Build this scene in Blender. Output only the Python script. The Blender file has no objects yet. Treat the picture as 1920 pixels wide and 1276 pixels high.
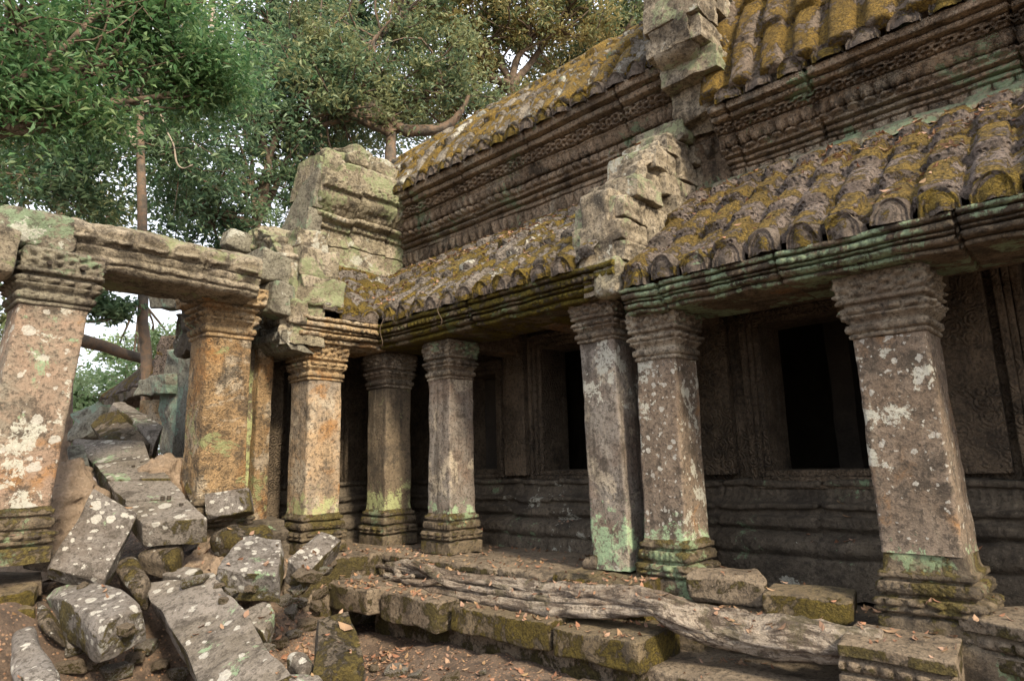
import bpy, math, random
import numpy as np
SC = bpy.context.scene
COL = SC.collection
rad = math.radians
rng = np.random.default_rng(11)
random.seed(5)

# ------------------------------------------------------------------ camera
FPX = 1216.0
TH, PI_, RO = rad(46.6), rad(10.5), rad(1.5)
EYE = np.array([0.0, 0.0, 1.09])
FW = np.array([math.sin(TH)*math.cos(PI_), math.cos(TH)*math.cos(PI_), math.sin(PI_)])
_rt = np.array([math.cos(TH), -math.sin(TH), 0.0]); _up = np.cross(_rt, FW)
RT = math.cos(RO)*_rt - math.sin(RO)*_up
UP = math.cos(RO)*_up + math.sin(RO)*_rt
import mathutils
cam_d = bpy.data.cameras.new('camera'); cam = bpy.data.objects.new('camera', cam_d); COL.objects.link(cam)
cam_d.sensor_width = 36.0; cam_d.lens = 36.0*FPX/1920.0
cam_d.clip_start = 0.05; cam_d.clip_end = 2000
cam.matrix_world = mathutils.Matrix(((RT[0], UP[0], -FW[0], EYE[0]), (RT[1], UP[1], -FW[1], EYE[1]), (RT[2], UP[2], -FW[2], EYE[2]), (0, 0, 0, 1)))
SC.camera = cam
# ------------------------------------------------------------------ light
SUN_EL, SUN_AZ = rad(37), rad(196)        # azimuth measured from +Y towards +X
w = bpy.data.worlds.new('World'); SC.world = w; w.use_nodes = True
nt = w.node_tree; bg = nt.nodes['Background']
sky = nt.nodes.new('ShaderNodeTexSky'); sky.sky_type = 'NISHITA'; sky.sun_disc = False
sky.sun_elevation = SUN_EL; sky.sun_rotation = SUN_AZ
sky.air_density = 1.0; sky.dust_density = 6.0; sky.ozone_density = 1.0
# thin bright overcast: the sky colour is mixed with pale cloud
_mx = nt.nodes.new('ShaderNodeMix'); _mx.data_type = 'RGBA'; _mx.inputs[0].default_value = .7; _mx.inputs[7].default_value = (9.0, 9.3, 10.0, 1)
nt.links.new(sky.outputs[0], _mx.inputs[6]); nt.links.new(_mx.outputs[2], bg.inputs['Color']); bg.inputs['Strength'].default_value = 0.125
sd = bpy.data.lights.new('sun', 'SUN'); sd.energy = 3.6; sd.angle = rad(8); sd.color = (1.0, 0.86, 0.65)
sun = bpy.data.objects.new('sun', sd); COL.objects.link(sun)
sdir = mathutils.Vector((math.sin(SUN_AZ)*math.cos(SUN_EL), math.cos(SUN_AZ)*math.cos(SUN_EL), math.sin(SUN_EL)))
sun.rotation_euler = sdir.to_track_quat('Z', 'Y').to_euler()
SC.view_settings.view_transform = 'Standard'; SC.view_settings.look = 'None'
SC.view_settings.exposure = 0.9; SC.view_settings.gamma = 1
SC.cycles.max_bounces = 6; SC.cycles.transparent_max_bounces = 4

# ------------------------------------------------------------------ measuring helpers (points on real planes)
def ray(px, py): return FW + RT*(px-960)/FPX - UP*(py-638)/FPX
def at(px, py, d): return EYE + ray(px, py)*d
def on(px, py, ax, v):
    r = ray(px, py); i = 'xyz'.index(ax); return EYE + r*((v-EYE[i])/r[i])

# ------------------------------------------------------------------ numpy noise
def _h(i, j, k, s):
    n = (i.astype(np.int64)*374761393 + j.astype(np.int64)*668265263 + k.astype(np.int64)*2147483647*3 + s*974634777) & 0xffffffff
    n = ((n ^ (n >> 13))*1274126177) & 0xffffffff
    n = ((n ^ (n >> 15))*2246822519) & 0xffffffff
    return ((n ^ (n >> 16)) & 0xffff)/32767.5 - 1.0
def vn(p, s=0):
    f = np.floor(p); t = p-f; t = t*t*(3-2*t); i, j, k = f[..., 0], f[..., 1], f[..., 2]; r = 0
    for a in (0, 1):
        for b in (0, 1):
            for c in (0, 1):
                r = r + _h(i+a, j+b, k+c, s)*np.where(a, t[..., 0], 1-t[..., 0])*np.where(b, t[..., 1], 1-t[..., 1])*np.where(c, t[..., 2], 1-t[..., 2])
    return r
def fbm(p, o=3, s=0):
    r = 0; a = 1.0
    for q in range(o): r = r + a*vn(p*(2**q)+q*17.3, s+q); a *= 0.5
    return r
def warp(P, amp, f, o=3, s=0):
    return P + amp*np.stack([fbm(P*f, o, s), fbm(P*f+31.7, o, s+9), fbm(P*f+77.1, o, s+21)], -1)
def nrm(v): return v/(np.linalg.norm(v, axis=-1, keepdims=True)+1e-9)

# ------------------------------------------------------------------ mesh helpers
class MB:
    def __init__(s): s.V = []; s.F = []; s.n = 0
    def add(s, V, F):
        V = np.asarray(V, float).reshape(-1, 3); F = np.asarray(F, np.int64).reshape(-1, 4)
        s.V.append(V); s.F.append(F+s.n); s.n += len(V)
    def grid(s, P, wrap=False, flip=False):
        nu, nv = P.shape[:2]
        a = np.arange(nu*nv).reshape(nu, nv)
        if wrap: a = np.vstack([a, a[:1]])
        f = np.stack([a[:-1, :-1], a[1:, :-1], a[1:, 1:], a[:-1, 1:]], -1).reshape(-1, 4)
        if flip: f = f[:, ::-1]
        s.add(P, f)
    def build(s, name, mat, parent=None, origin=None, smooth=True):
        V = np.concatenate(s.V).astype(np.float32); F = np.concatenate(s.F).astype(np.int32)
        base = np.zeros(3)
        if parent is not None and '_w' in parent: base = np.array(parent['_w'])
        if origin is None: origin = base
        origin = np.array(origin, float)
        V = V-origin.astype(np.float32)
        me = bpy.data.meshes.new(name); nv, nf = len(V), len(F)
        me.vertices.add(nv); me.vertices.foreach_set('co', V.ravel())
        me.loops.add(nf*4); me.loops.foreach_set('vertex_index', F.ravel())
        me.polygons.add(nf); me.polygons.foreach_set('loop_start', np.arange(0, nf*4, 4, dtype=np.int32))
        me.polygons.foreach_set('use_smooth', np.full(nf, smooth, dtype=bool))
        me.update(calc_edges=True); me.validate()
        me.materials.append(mat)
        o = bpy.data.objects.new(name, me); COL.objects.link(o)
        o['_w'] = [float(q) for q in origin]
        if parent is not None: o.parent = parent
        o.location = origin-base
        return o
def empty(name, loc, label, cat, group=None):
    o = bpy.data.objects.new(name, None); COL.objects.link(o); o.location = loc; o['_w'] = [float(q) for q in loc]
    return tag(o, label, cat, group)
def tag(o, label=None, cat=None, group=None, kind=None):
    if label: o['label'] = label
    if cat: o['category'] = cat
    if group: o['group'] = group
    if kind: o['kind'] = kind
    return o

def cube_pts(n):
    t = np.linspace(-1, 1, n+1); a, b = np.meshgrid(t, t, indexing='ij'); o = np.ones_like(a)
    return [np.stack(q, -1) for q in ((a, b, o), (b, a, -o), (o, a, b), (-o, b, a), (b, o, a), (a, -o, b))]
HEX = [(-1, -1, -1), (1, -1, -1), (1, 1, -1), (-1, 1, -1), (-1, -1, 1), (1, -1, 1), (1, 1, 1), (-1, 1, 1)]
def hexa(mb, C8, n=10, r=0.02, amp=0.012, f=5, chips=3, s=0, chipd=0.12, relief=None):
    """rough stone block through eight corners (bottom 4 counter-clockwise, top 4), worn edges, chipped corners"""
    C8 = np.array(C8, float); ctr = C8.mean(0)
    h = np.array([np.linalg.norm(C8[1]-C8[0])+np.linalg.norm(C8[6]-C8[7]), np.linalg.norm(C8[3]-C8[0])+np.linalg.norm(C8[6]-C8[5]), np.linalg.norm(C8[4]-C8[0])+np.linalg.norm(C8[6]-C8[2])])/4
    r = min(r, h.min()*0.8)
    rg = np.random.default_rng(int(s)+int(abs(ctr[0])*1000)+int(abs(ctr[1])*777))
    cuts = []
    for q in range(chips):
        cn = rg.choice([-1, 1], 3)*h; ax = rg.integers(0, 3)
        nv = np.sign(cn)*rg.uniform(.3, 1, 3)
        if rg.random() < .5: nv[ax] *= .15; cn = cn.copy(); 
        nv = nv/np.linalg.norm(nv); cuts.append((nv, nv@cn-rg.uniform(.25, 1)*chipd*2*h.min()))
    for g in cube_pts(n):
        p = g*h
        core = np.clip(p, -(h-r), h-r); d = p-core
        p = core+r*nrm(d)*np.minimum(1, np.linalg.norm(d, axis=-1, keepdims=True)/r*1.0)**.5 if r > 0 else p
        for nv, dd in cuts:
            t = np.maximum(0, p@nv-dd); p = p-nv*t[..., None]
        if relief is not None: p = relief(p, h)
        u = p/h
        W = 0
        for k, c in enumerate(HEX):
            W = W+C8[k]*((1+c[0]*u[..., 0])*(1+c[1]*u[..., 1])*(1+c[2]*u[..., 2])/8)[..., None]
        W = warp(W, amp, f, 3, s)
        mb.grid(W)
def box8(c, sz, rz=0, rx=0, ry=0):
    R = mathutils.Euler((rx, ry, rz)).to_matrix(); R = np.array(R)
    return [np.array(c)+R@(np.array(k)*np.array(sz)/2) for k in HEX]
def block(name, c, sz, mat, parent=None, rot=(0, 0, 0), label=None, cat=None, group=None, **k):
    mb = MB(); hexa(mb, box8(c, sz, rot[2], rot[0], rot[1]), **k)
    o = mb.build(name, mat, parent, origin=c); return tag(o, label, cat, group)
def slab8(top, th, taper=0.0):
    """top = 4 points (ccw seen from outside), th = thickness behind them"""
    T = [np.array(t, float) for t in top]
    nv = np.cross(T[2]-T[0], T[3]-T[1]); nv /= np.linalg.norm(nv)
    if nv@(EYE-T[0]) < 0: T = [T[0], T[3], T[2], T[1]]; nv = -nv
    c = sum(T)/4
    B = [t-nv*th+(c-t)*taper for t in T]
    return B+T
def tube(mb, pts, rads, ns=10, amp=0, f=6, s=0, ridges=0, sub=6):
    pts = np.array(pts, float); rads = np.array(rads, float)
    if sub > 1 and len(pts) > 2:
        t = np.linspace(0, len(pts)-1, (len(pts)-1)*sub+1); P = []; Rr = []
        for q in t:
            i = min(int(q), len(pts)-2); u = q-i
            p0, p1, p2, p3 = pts[max(i-1, 0)], pts[i], pts[i+1], pts[min(i+2, len(pts)-1)]
            P.append(.5*((2*p1)+(-p0+p2)*u+(2*p0-5*p1+4*p2-p3)*u*u+(-p0+3*p1-3*p2+p3)*u**3)); Rr.append(rads[i]*(1-u)+rads[i+1]*u)
        pts = np.array(P); rads = np.array(Rr)
    T = nrm(np.gradient(pts, axis=0)); ref = np.array([0.13, 0.21, .97])
    A = nrm(np.cross(T, ref)); B = np.cross(T, A)
    a = np.linspace(0, 2*np.pi, ns, endpoint=False)
    rr = rads[:, None]*np.ones(ns)[None]
    if ridges: 
        tw = np.arange(len(pts))[:, None]*0.12
        rr = rr*(1+ridges*np.abs(np.sin(a[None]*1.5+tw))-ridges*.5+ridges*.35*np.sin(a[None]*4+tw*2.3)+ridges*.22*np.abs(np.sin(a[None]*6-tw*1.7+1.3*np.sin(tw*3))))
    if ridges:
        sl = np.concatenate([[0], np.cumsum(np.linalg.norm(np.diff(pts, axis=0), axis=1))])
        q = np.stack([np.cos(a)[None]*2.4+0*sl[:, None], np.sin(a)[None]*2.4+0*sl[:, None], sl[:, None]*2.2+0*a[None]], -1)+s*5.1
        g = 1-np.abs(fbm(q, 3, s+40)); rr = rads[:, None]*(1+ridges*(g-.75)*1.6)
    G = pts[:, None]+rr[..., None]*(np.cos(a)[None, :, None]*A[:, None]+np.sin(a)[None, :, None]*B[:, None])
    if amp: G = warp(G, amp, f, 3, s)
    mb.grid(np.transpose(G, (1, 0, 2)), wrap=True)
    for e, fl in ((0, 1), (-1, 0)):
        c = np.broadcast_to(pts[e], (ns, 3)); q = np.stack([c, G[e]], 1)
        mb.grid(q, wrap=True, flip=bool(fl))

# ------------------------------------------------------------------ materials
class NT:
    def __init__(s, m): s.t = m.node_tree; s.N = s.t.nodes; s.L = s.t.links
    def n(s, ty, **k):
        o = s.N.new(ty)
        for a, b in k.items(): setattr(o, a, b)
        return o
    def put(s, sock, v):
        if isinstance(v, bpy.types.NodeSocket): s.L.new(v, sock)
        elif v is not None:
            if hasattr(sock.default_value, '__len__') and not hasattr(v, '__len__'): v = (v, v, v)
            if hasattr(sock.default_value, '__len__') and len(sock.default_value) == 4 and len(v) == 3: v = (*v, 1)
            sock.default_value = v
    def math(s, op, a, b=None, c=None):
        o = s.n('ShaderNodeMath', operation=op); s.put(o.inputs[0], a); s.put(o.inputs[1], b)
        if c is not None: s.put(o.inputs[2], c)
        return o.outputs[0]
    def mix(s, f, a, b, mode='MIX'):
        o = s.n('ShaderNodeMix', data_type='RGBA', blend_type=mode); s.put(o.inputs[0], f); s.put(o.inputs[6], a); s.put(o.inputs[7], b); return o.outputs[2]
    def ramp(s, v, lo, hi, a=0.0, b=1.0):
        o = s.n('ShaderNodeMapRange', interpolation_type='SMOOTHSTEP'); s.put(o.inputs[0], v)
        for i, q in enumerate((lo, hi, a, b)): s.put(o.inputs[i+1], q)
        return o.outputs[0]
    def noise(s, co, sc, det=4, ro=.55, dist=0):
        o = s.n('ShaderNodeTexNoise'); s.put(o.inputs['Vector'], co); o.inputs['Scale'].default_value = sc; o.inputs['Detail'].default_value = det
        o.inputs['Roughness'].default_value = ro; o.inputs['Distortion'].default_value = dist; return o.outputs[0]
    def vor(s, co, sc, feat='F1'):
        o = s.n('ShaderNodeTexVoronoi', feature=feat); s.put(o.inputs['Vector'], co); o.inputs['Scale'].default_value = sc; return o
    def scale(s, co, v):
        o = s.n('ShaderNodeVectorMath', operation='MULTIPLY'); s.put(o.inputs[0], co); o.inputs[1].default_value = v; return o.outputs[0]
    def add(s, a, b):
        o = s.n('ShaderNodeVectorMath', operation='ADD'); s.put(o.inputs[0], a); s.put(o.inputs[1], b); return o.outputs[0]

def new_mat(name):
    m = bpy.data.materials.new(name); m.use_nodes = True; return m, NT(m)
def coords(t):
    tc = t.n('ShaderNodeTexCoord').outputs['Object']; oi = t.n('ShaderNodeObjectInfo').outputs['Random']
    sc = t.n('ShaderNodeVectorMath', operation='SCALE'); sc.inputs[0].default_value = (17.3, 31.1, 23.7); t.L.new(oi, sc.inputs['Scale'])
    return tc, t.add(tc, sc.outputs[0])

GREY = (.20, .165, .135); BROWN = (.20, .13, .075); DARK = (.045, .037, .029); PALE = (.42, .36, .27)
MOSS = (.20, .125, .025); MOSSD = (.075, .058, .014); MINT = (.30, .42, .25); YG = (.33, .36, .17); WHITE = (.52, .50, .44); ORANGE = (.30, .15, .05)
def stone(name, a=GREY, b=BROWN, dark=.5, moss=0, mossc=MOSS, white=0, green=0, greenc=MINT, orange=0, foot=None, footc=MINT, bump=.6, carve=0, streak=0, pits=0, pale=0, wscale=9, carvesc=9, mossflat=.35, mossside=0.0, mosstop=1.0, blotch=0):
    m, t = new_mat(name); tc, co = coords(t)
    geo = t.n('ShaderNodeNewGeometry'); sep = t.n('ShaderNodeSeparateXYZ'); t.L.new(geo.outputs['Normal'], sep.inputs[0]); nz = sep.outputs[2]
    big = t.noise(co, 1.7, 5, .6); mid = t.noise(co, 6, 8, .68); fine = t.noise(co, 32, 5, .7)
    c = t.mix(t.ramp(big, .36, .62), a, b)
    c = t.mix(t.math('MULTIPLY', t.ramp(mid, .42, .7), .7), c, tuple(min(1, q*1.35) for q in a))
    if pale: c = t.mix(t.math('MULTIPLY', t.ramp(t.noise(co, 2.6, 9, .66, .4), .56-.14*pale, .62-.10*pale), .8), c, PALE)
    if orange: c = t.mix(t.math('MULTIPLY', t.ramp(t.noise(co, 2.2, 5, .6, .6), .60-.22*orange, .72-.16*orange), .85), c, ORANGE)
    if streak:
        st = t.noise(t.scale(co, (7, 7, .55)), 1.6, 6, .6)
        c = t.mix(t.math('MULTIPLY', t.ramp(st, .5, .66), .75*streak), c, DARK)
        c = t.mix(t.math('MULTIPLY', t.ramp(st, .40, .30), .5*streak), c, PALE)
    # black biofilm grime
    c = t.mix(t.math('MULTIPLY', t.ramp(t.noise(co, 3.7, 10, .72, .3), .60-.16*dark, .70-.14*dark), .75), c, DARK)
    grit = t.noise(co, 85, 6, .8)
    c = t.mix(t.math('MULTIPLY', t.ramp(fine, .49, .62), .7), c, DARK)
    c = t.mix(t.math('MULTIPLY', t.ramp(grit, .50, .64), .6), c, DARK)
    c = t.mix(t.math('MULTIPLY', t.ramp(t.noise(co, 55, 5, .8, .3), .56, .68), .5), c, tuple(min(1, q*1.8) for q in a))
    perf = t.ramp(t.noise(co, 38, 7, .8, .2), .38, .50, .12, 1.0)
    if green:
        g = t.math('MULTIPLY', t.ramp(t.noise(co, 1.9, 10, .74, .5), .63-.12*green, .65-.11*green), t.ramp(t.noise(co, 21, 6, .75), .40, .52, .25, 1.0))
        c = t.mix(t.math('MULTIPLY', g, .85), c, t.mix(mid, greenc, tuple(q*.45 for q in greenc)))
    if blotch:
        bn = t.noise(co, 5.5, 11, .7, .2); lowm = t.noise(co, 1.3, 2)
        c = t.mix(t.math('MULTIPLY', t.math('MULTIPLY', perf, t.ramp(t.math('ADD', bn, t.math('MULTIPLY', t.math('SUBTRACT', lowm, .5), .7)), .67-.12*blotch, .685-.12*blotch)), .85), c, t.mix(fine, WHITE, (.34, .35, .28)))
    if white:
        wn = t.noise(co, 14, 3, .6); nz_ = t.n('ShaderNodeTexNoise'); t.put(nz_.inputs['Vector'], co); nz_.inputs['Scale'].default_value = 22; nz_.inputs['Detail'].default_value = 4; nz_.inputs['Roughness'].default_value = .7; wob = t.add(co, t.scale(nz_.outputs['Color'], (.055, .055, .055)))
        for k, (sc, lim) in enumerate(((wscale, .40), (wscale*2.1, .40))):
            v = t.vor(wob, sc); cs = t.n('ShaderNodeSeparateColor'); t.L.new(v.outputs['Color'], cs.inputs[0])
            rr = t.math('MULTIPLY', t.ramp(cs.outputs[0], 1-.75*white, 1.0), lim)
            dd = t.math('SUBTRACT', t.math('ADD', rr, t.math('MULTIPLY', t.math('SUBTRACT', wn, .5), .22)), v.outputs['Distance'])
            msk = t.math('MULTIPLY', t.math('MULTIPLY', t.math('MULTIPLY', t.ramp(dd, 0, .05), t.ramp(grit, .36, .5, .35, 1.0)), t.ramp(t.noise(co, 1.6, 3), .26, .42)), .85)
            c = t.mix(msk, c, t.mix(fine, WHITE, tuple(q*.55 for q in WHITE)))
    if foot is not None:
        s2 = t.n('ShaderNodeSeparateXYZ'); t.L.new(tc, s2.inputs[0])
        hh = t.math('SUBTRACT', t.math('ADD', foot-.06, t.math('MULTIPLY', t.math('SUBTRACT', t.noise(co, 8, 10, .75), .5), 1.1)), s2.outputs[2])
        c = t.mix(t.math('MULTIPLY', t.math('MULTIPLY', t.ramp(hh, 0, .03), t.math('MULTIPLY', perf, t.ramp(t.noise(co, 6, 8, .75), .45, .54))), .85), c, footc)
    if moss:
        mn = t.noise(co, 3.4, 9, .72, .3); thr = .66-.22*moss
        up = t.ramp(nz, mossflat-.35, mossflat+.35, mossside, mosstop)
        mm = t.math('MULTIPLY', t.ramp(t.math('SUBTRACT', mn, t.math('MULTIPLY', t.math('SUBTRACT', 1.0, up), .22)), thr, thr+.05), .92)
        mc = t.mix(t.ramp(t.noise(co, 45, 6, .75), .35, .62), tuple(q*.30 for q in mossc), tuple(q*1.15 for q in mossc)); mc = t.mix(t.ramp(t.noise(co, 5, 4, .6), .42, .62, 0, .55), mc, tuple(q*.35 for q in mossc))
        c = t.mix(mm, c, mc)
    bs = t.N['Principled BSDF']; t.put(bs.inputs['Base Color'], c); bs.inputs['Roughness'].default_value = .88; bs.inputs['Specular IOR Level'].default_value = .25
    h = t.math('ADD', t.math('ADD', t.math('MULTIPLY', mid, 1.0), t.math('MULTIPLY', fine, .6)), t.math('MULTIPLY', grit, .25))
    if pits:
        v = t.vor(co, 26); h = t.math('ADD', h, t.math('MULTIPLY', t.ramp(v.outputs['Distance'], .05, .5), pits*.9))
    if carve:
        v = t.vor(co, carvesc); rg_ = t.math('SINE', t.math('MULTIPLY', v.outputs['Distance'], 26))
        e = t.ramp(v.outputs['Distance'], .1, .6)
        wv = t.math('SINE', t.math('MULTIPLY', t.noise(co, carvesc*1.6, 2, .5, 1.2), 42))
        h = t.math('ADD', h, t.math('MULTIPLY', t.math('MULTIPLY', t.math('ADD', t.math('MULTIPLY', rg_, .6), t.math('MULTIPLY', wv, .35)), t.ramp(t.noise(co, 2.4, 4), .38, .6, .15, 1.0)), carve))
    if moss: h = t.math('ADD', h, t.math('MULTIPLY', mm, t.math('ADD', .5, t.noise(co, 70, 3, .7))))
    bp = t.n('ShaderNodeBump'); bp.inputs['Strength'].default_value = min(1, bump*1.3); bp.inputs['Distance'].default_value = .045
    t.L.new(h, bp.inputs['Height']); t.L.new(bp.outputs[0], bs.inputs['Normal'])
    return m
def plain(name, cols, sc=8, rough=.85, bump=.4, trans=0, island=False):
    m, t = new_mat(name); tc, co = coords(t)
    f = t.n('ShaderNodeNewGeometry').outputs['Random Per Island'] if island else t.ramp(t.noise(co, sc, 6, .65), .3, .7)
    cr = t.n('ShaderNodeValToRGB'); e = cr.color_ramp.elements
    while len(e) < len(cols): e.new(.5)
    for i, q in enumerate(cols): e[i].position = i/(len(cols)-1); e[i].color = (*q, 1)
    t.L.new(f, cr.inputs[0]); c = cr.outputs[0]
    if island:  # each leaf a little different along the crown too
        c = t.mix(t.math('MULTIPLY', t.ramp(t.noise(tc, sc, 3), .42, .62), .55), c, cols[-1])
    bs = t.N['Principled BSDF']; t.put(bs.inputs['Base Color'], c); bs.inputs['Roughness'].default_value = rough
    if bump and not island:
        bp = t.n('ShaderNodeBump'); bp.inputs['Strength'].default_value = bump; bp.inputs['Distance'].default_value = .02
        t.L.new(t.math('ADD', t.noise(co, sc*2.2, 8, .7), t.math('MULTIPLY', t.noise(t.scale(co, (1, 1, .3)), sc*5, 4, .6), .5)), bp.inputs['Height']); t.L.new(bp.outputs[0], bs.inputs['Normal'])
    if trans:
        tr = t.n('ShaderNodeBsdfTranslucent'); t.put(tr.inputs[0], c); mx = t.n('ShaderNodeMixShader'); mx.inputs[0].default_value = trans
        t.L.new(bs.outputs[0], mx.inputs[1]); t.L.new(tr.outputs[0], mx.inputs[2]); t.L.new(mx.outputs[0], t.N['Material Output'].inputs[0])
    return m
M = dict(
 shaft_brown=stone('shaft_brown', (.20, .158, .12), (.15, .11, .078), dark=.6, white=.32, blotch=.62, foot=.50, orange=.15, streak=.45, bump=.45, wscale=19),
 shaft_red=stone('shaft_red', (.25, .175, .125), (.20, .18, .14), dark=.5, white=.5, blotch=.75, green=.25, foot=.36, bump=.45, wscale=9, orange=.1),
 shaft_tan=stone('shaft_tan', (.36, .255, .15), (.23, .19, .145), dark=.4, orange=.2, foot=.58, footc=YG, streak=.6, bump=.45, pale=.3),
 shaft_green=stone('shaft_green', (.15, .115, .075), (.10, .08, .055), dark=.5, green=.4, greenc=YG, foot=.66, footc=YG, streak=.8, bump=.4),
 shaft_grey=stone('shaft_grey', (.20, .18, .155), (.165, .12, .09), dark=.45, foot=.50, streak=.8, bump=.4, pale=.25, blotch=.3),
 base=stone('base_moss', (.16, .125, .085), (.11, .085, .05), dark=.65, moss=.8, mossc=(.14, .11, .035), green=.75, greenc=(.28, .37, .21), bump=.6, mossflat=.1, mossside=.75),
 cap=stone('capital', (.25, .205, .145), (.16, .12, .085), dark=.65, green=.45, bump=.7, streak=.2, pale=.25),
 cap_gold=stone('capital_gold', (.36, .26, .145), (.25, .165, .085), dark=.5, orange=.35, green=.25, bump=.7, pale=.35),
 cap_green=stone('capital_green', (.23, .21, .155), (.15, .12, .09), dark=.6, green=.75, greenc=(.27, .36, .22), bump=.8, blotch=.5),
 beam=stone('beam', (.18, .14, .095), (.11, .085, .055), dark=.75, green=1.2, greenc=(.36, .48, .30), moss=.35, bump=.8),
 beam_moss=stone('beam_moss', (.16, .125, .075), (.10, .075, .04), dark=.8, green=.55, greenc=(.26, .34, .15), moss=1.05, mossc=(.18, .14, .018), bump=.8, mossflat=-.1, mossside=.85),
 roof=stone('roof_tile', (.175, .138, .115), (.12, .095, .08), dark=.5, moss=1.0, mossc=(.22, .145, .028), pits=1.2, bump=.9, mossflat=.5, mossside=.5),
 roof_low=stone('roof_tile_low', (.19, .165, .14), (.12, .10, .08), dark=.5, moss=.98, mossc=(.22, .15, .022), pits=.6, bump=.8, blotch=.3, mossflat=.5, mossside=.55),
 roof_up=stone('roof_tile_up', (.22, .195, .155), (.14, .115, .09), dark=.6, moss=1.08, mossc=(.27, .17, .025), bump=.8, blotch=.55, green=.3, mossflat=.45, mossside=.6),
 roof_gold=stone('roof_tile_gold', (.17, .13, .095), (.12, .09, .065), dark=.5, moss=1.15, mossc=(.24, .15, .025), bump=.9, mossflat=.35, mossside=.7),
 ante=stone('antefix', (.155, .125, .10), (.11, .085, .068), dark=.55, moss=.95, mossc=(.22, .15, .02), bump=.8, mossflat=.3, mossside=.72, green=.1),
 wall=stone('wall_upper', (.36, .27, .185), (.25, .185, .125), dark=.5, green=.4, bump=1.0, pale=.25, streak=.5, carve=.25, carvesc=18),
 ledge=stone('ledge', (.30, .27, .19), (.2, .155, .1), dark=.3, green=1.05, greenc=(.32, .42, .25), bump=.9, moss=.3),
 front=stone('fronton', (.33, .28, .20), (.21, .17, .12), dark=.8, green=.6, greenc=(.34, .38, .22), bump=1.0, pale=.45, blotch=.3, moss=.55, streak=.3),
 tower=stone('tower', (.31, .275, .19), (.21, .175, .12), dark=.65, green=.85, greenc=(.33, .37, .2), bump=1.0, pale=.4, moss=.35, blotch=.35, streak=.3),
 tower_side=stone('tower_side', (.24, .225, .17), (.18, .165, .13), dark=.6, green=.75, greenc=(.23, .31, .2), bump=.9, blotch=.3, moss=.3),
 gold=stone('gold_pillar', (.37, .25, .13), (.25, .165, .085), dark=.6, orange=.42, bump=.8, carve=.12, carvesc=12, green=.3, greenc=YG, pale=.3, streak=.4),
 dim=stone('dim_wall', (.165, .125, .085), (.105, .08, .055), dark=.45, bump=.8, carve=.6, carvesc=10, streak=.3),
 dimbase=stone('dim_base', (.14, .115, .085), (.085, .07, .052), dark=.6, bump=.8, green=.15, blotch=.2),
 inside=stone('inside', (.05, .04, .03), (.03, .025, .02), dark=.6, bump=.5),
 soffit=stone('soffit', (.19, .14, .095), (.12, .09, .06), dark=.5, bump=.7, orange=.15),
 fallen=stone('fallen', (.165, .15, .135), (.12, .10, .082), dark=.45, white=1.15, bump=.55, moss=.85, mossc=(.11, .088, .028), mossflat=.3, mossside=.95, mosstop=.1, wscale=10, green=.25),
 fallen2=stone('fallen_pale', (.19, .168, .145), (.135, .115, .09), dark=.5, white=.65, bump=.55, moss=.85, mossc=(.11, .088, .028), mossflat=.3, mossside=.95, mosstop=.1, green=.35, wscale=7),
 fallen_moss=stone('fallen_moss', (.155, .122, .088), (.10, .08, .055), dark=.6, moss=.85, mossc=(.12, .09, .022), mossflat=.2, mossside=.8, mosstop=.9, bump=.8, green=.35, greenc=(.25, .33, .2), white=.35),
 step=stone('step', (.215, .17, .12), (.15, .115, .08), dark=.45, moss=.85, mossc=(.10, .08, .025), bump=.65, mossflat=.4, mossside=.95, mosstop=.15),
 step_moss=stone('step_moss', (.17, .13, .08), (.12, .095, .05), dark=.55, moss=.95, mossc=(.14, .105, .02), bump=.7, mossflat=.5, mossside=1.0, mosstop=.4),
 ruin=stone('far_ruin', (.21, .21, .17), (.15, .14, .115), dark=.5, green=.9, greenc=(.25, .36, .28), bump=.9, moss=.4),
 lintel=stone('lintel', (.29, .25, .18), (.19, .155, .11), dark=.7, green=.85, greenc=(.33, .36, .19), bump=.9, pale=.3, streak=.2, moss=.3),
 mound=plain('termite_mound', [(.09, .065, .045), (.24, .175, .12), (.17, .125, .085), (.28, .21, .15)], 13, bump=1.0),
 bark_root=plain('root_bark', [(.10, .065, .045), (.34, .24, .16), (.46, .37, .28)], 7, bump=1.0),
 bark=plain('bark', [(.06, .045, .032), (.13, .09, .06), (.17, .13, .09)], 6, bump=.9),
 bark_or=plain('bark_orange', [(.05, .04, .032), (.10, .08, .06), (.17, .11, .07), (.10, .08, .065)], 4, bump=.9),
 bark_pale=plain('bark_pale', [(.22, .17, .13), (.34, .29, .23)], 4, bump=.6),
 dry=plain('dry_leaf', [(.22, .10, .055), (.33, .17, .10), (.27, .18, .09), (.38, .24, .17), (.17, .10, .06)], 3, island=True, trans=.15),
 lf_near=plain('leaf_near', [(.07, .17, .065), (.12, .24, .09), (.25, .34, .14), (.09, .20, .075)], 1.2, island=True, trans=.45, rough=.5),
 lf_dark=plain('leaf_dark', [(.05, .115, .065), (.09, .17, .09), (.18, .25, .12)], .9, island=True, trans=.4, rough=.55),
 lf_olive=plain('leaf_olive', [(.08, .145, .085), (.14, .21, .11), (.28, .28, .12)], .9, island=True, trans=.4, rough=.55),
 lf_gold=plain('leaf_gold', [(.09, .15, .08), (.19, .23, .10), (.40, .31, .12)], .9, island=True, trans=.4, rough=.55),
 lf_light=plain('leaf_light', [(.16, .27, .11), (.25, .36, .17), (.38, .46, .26)], .5, island=True, trans=.5, rough=.6),
)
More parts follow.
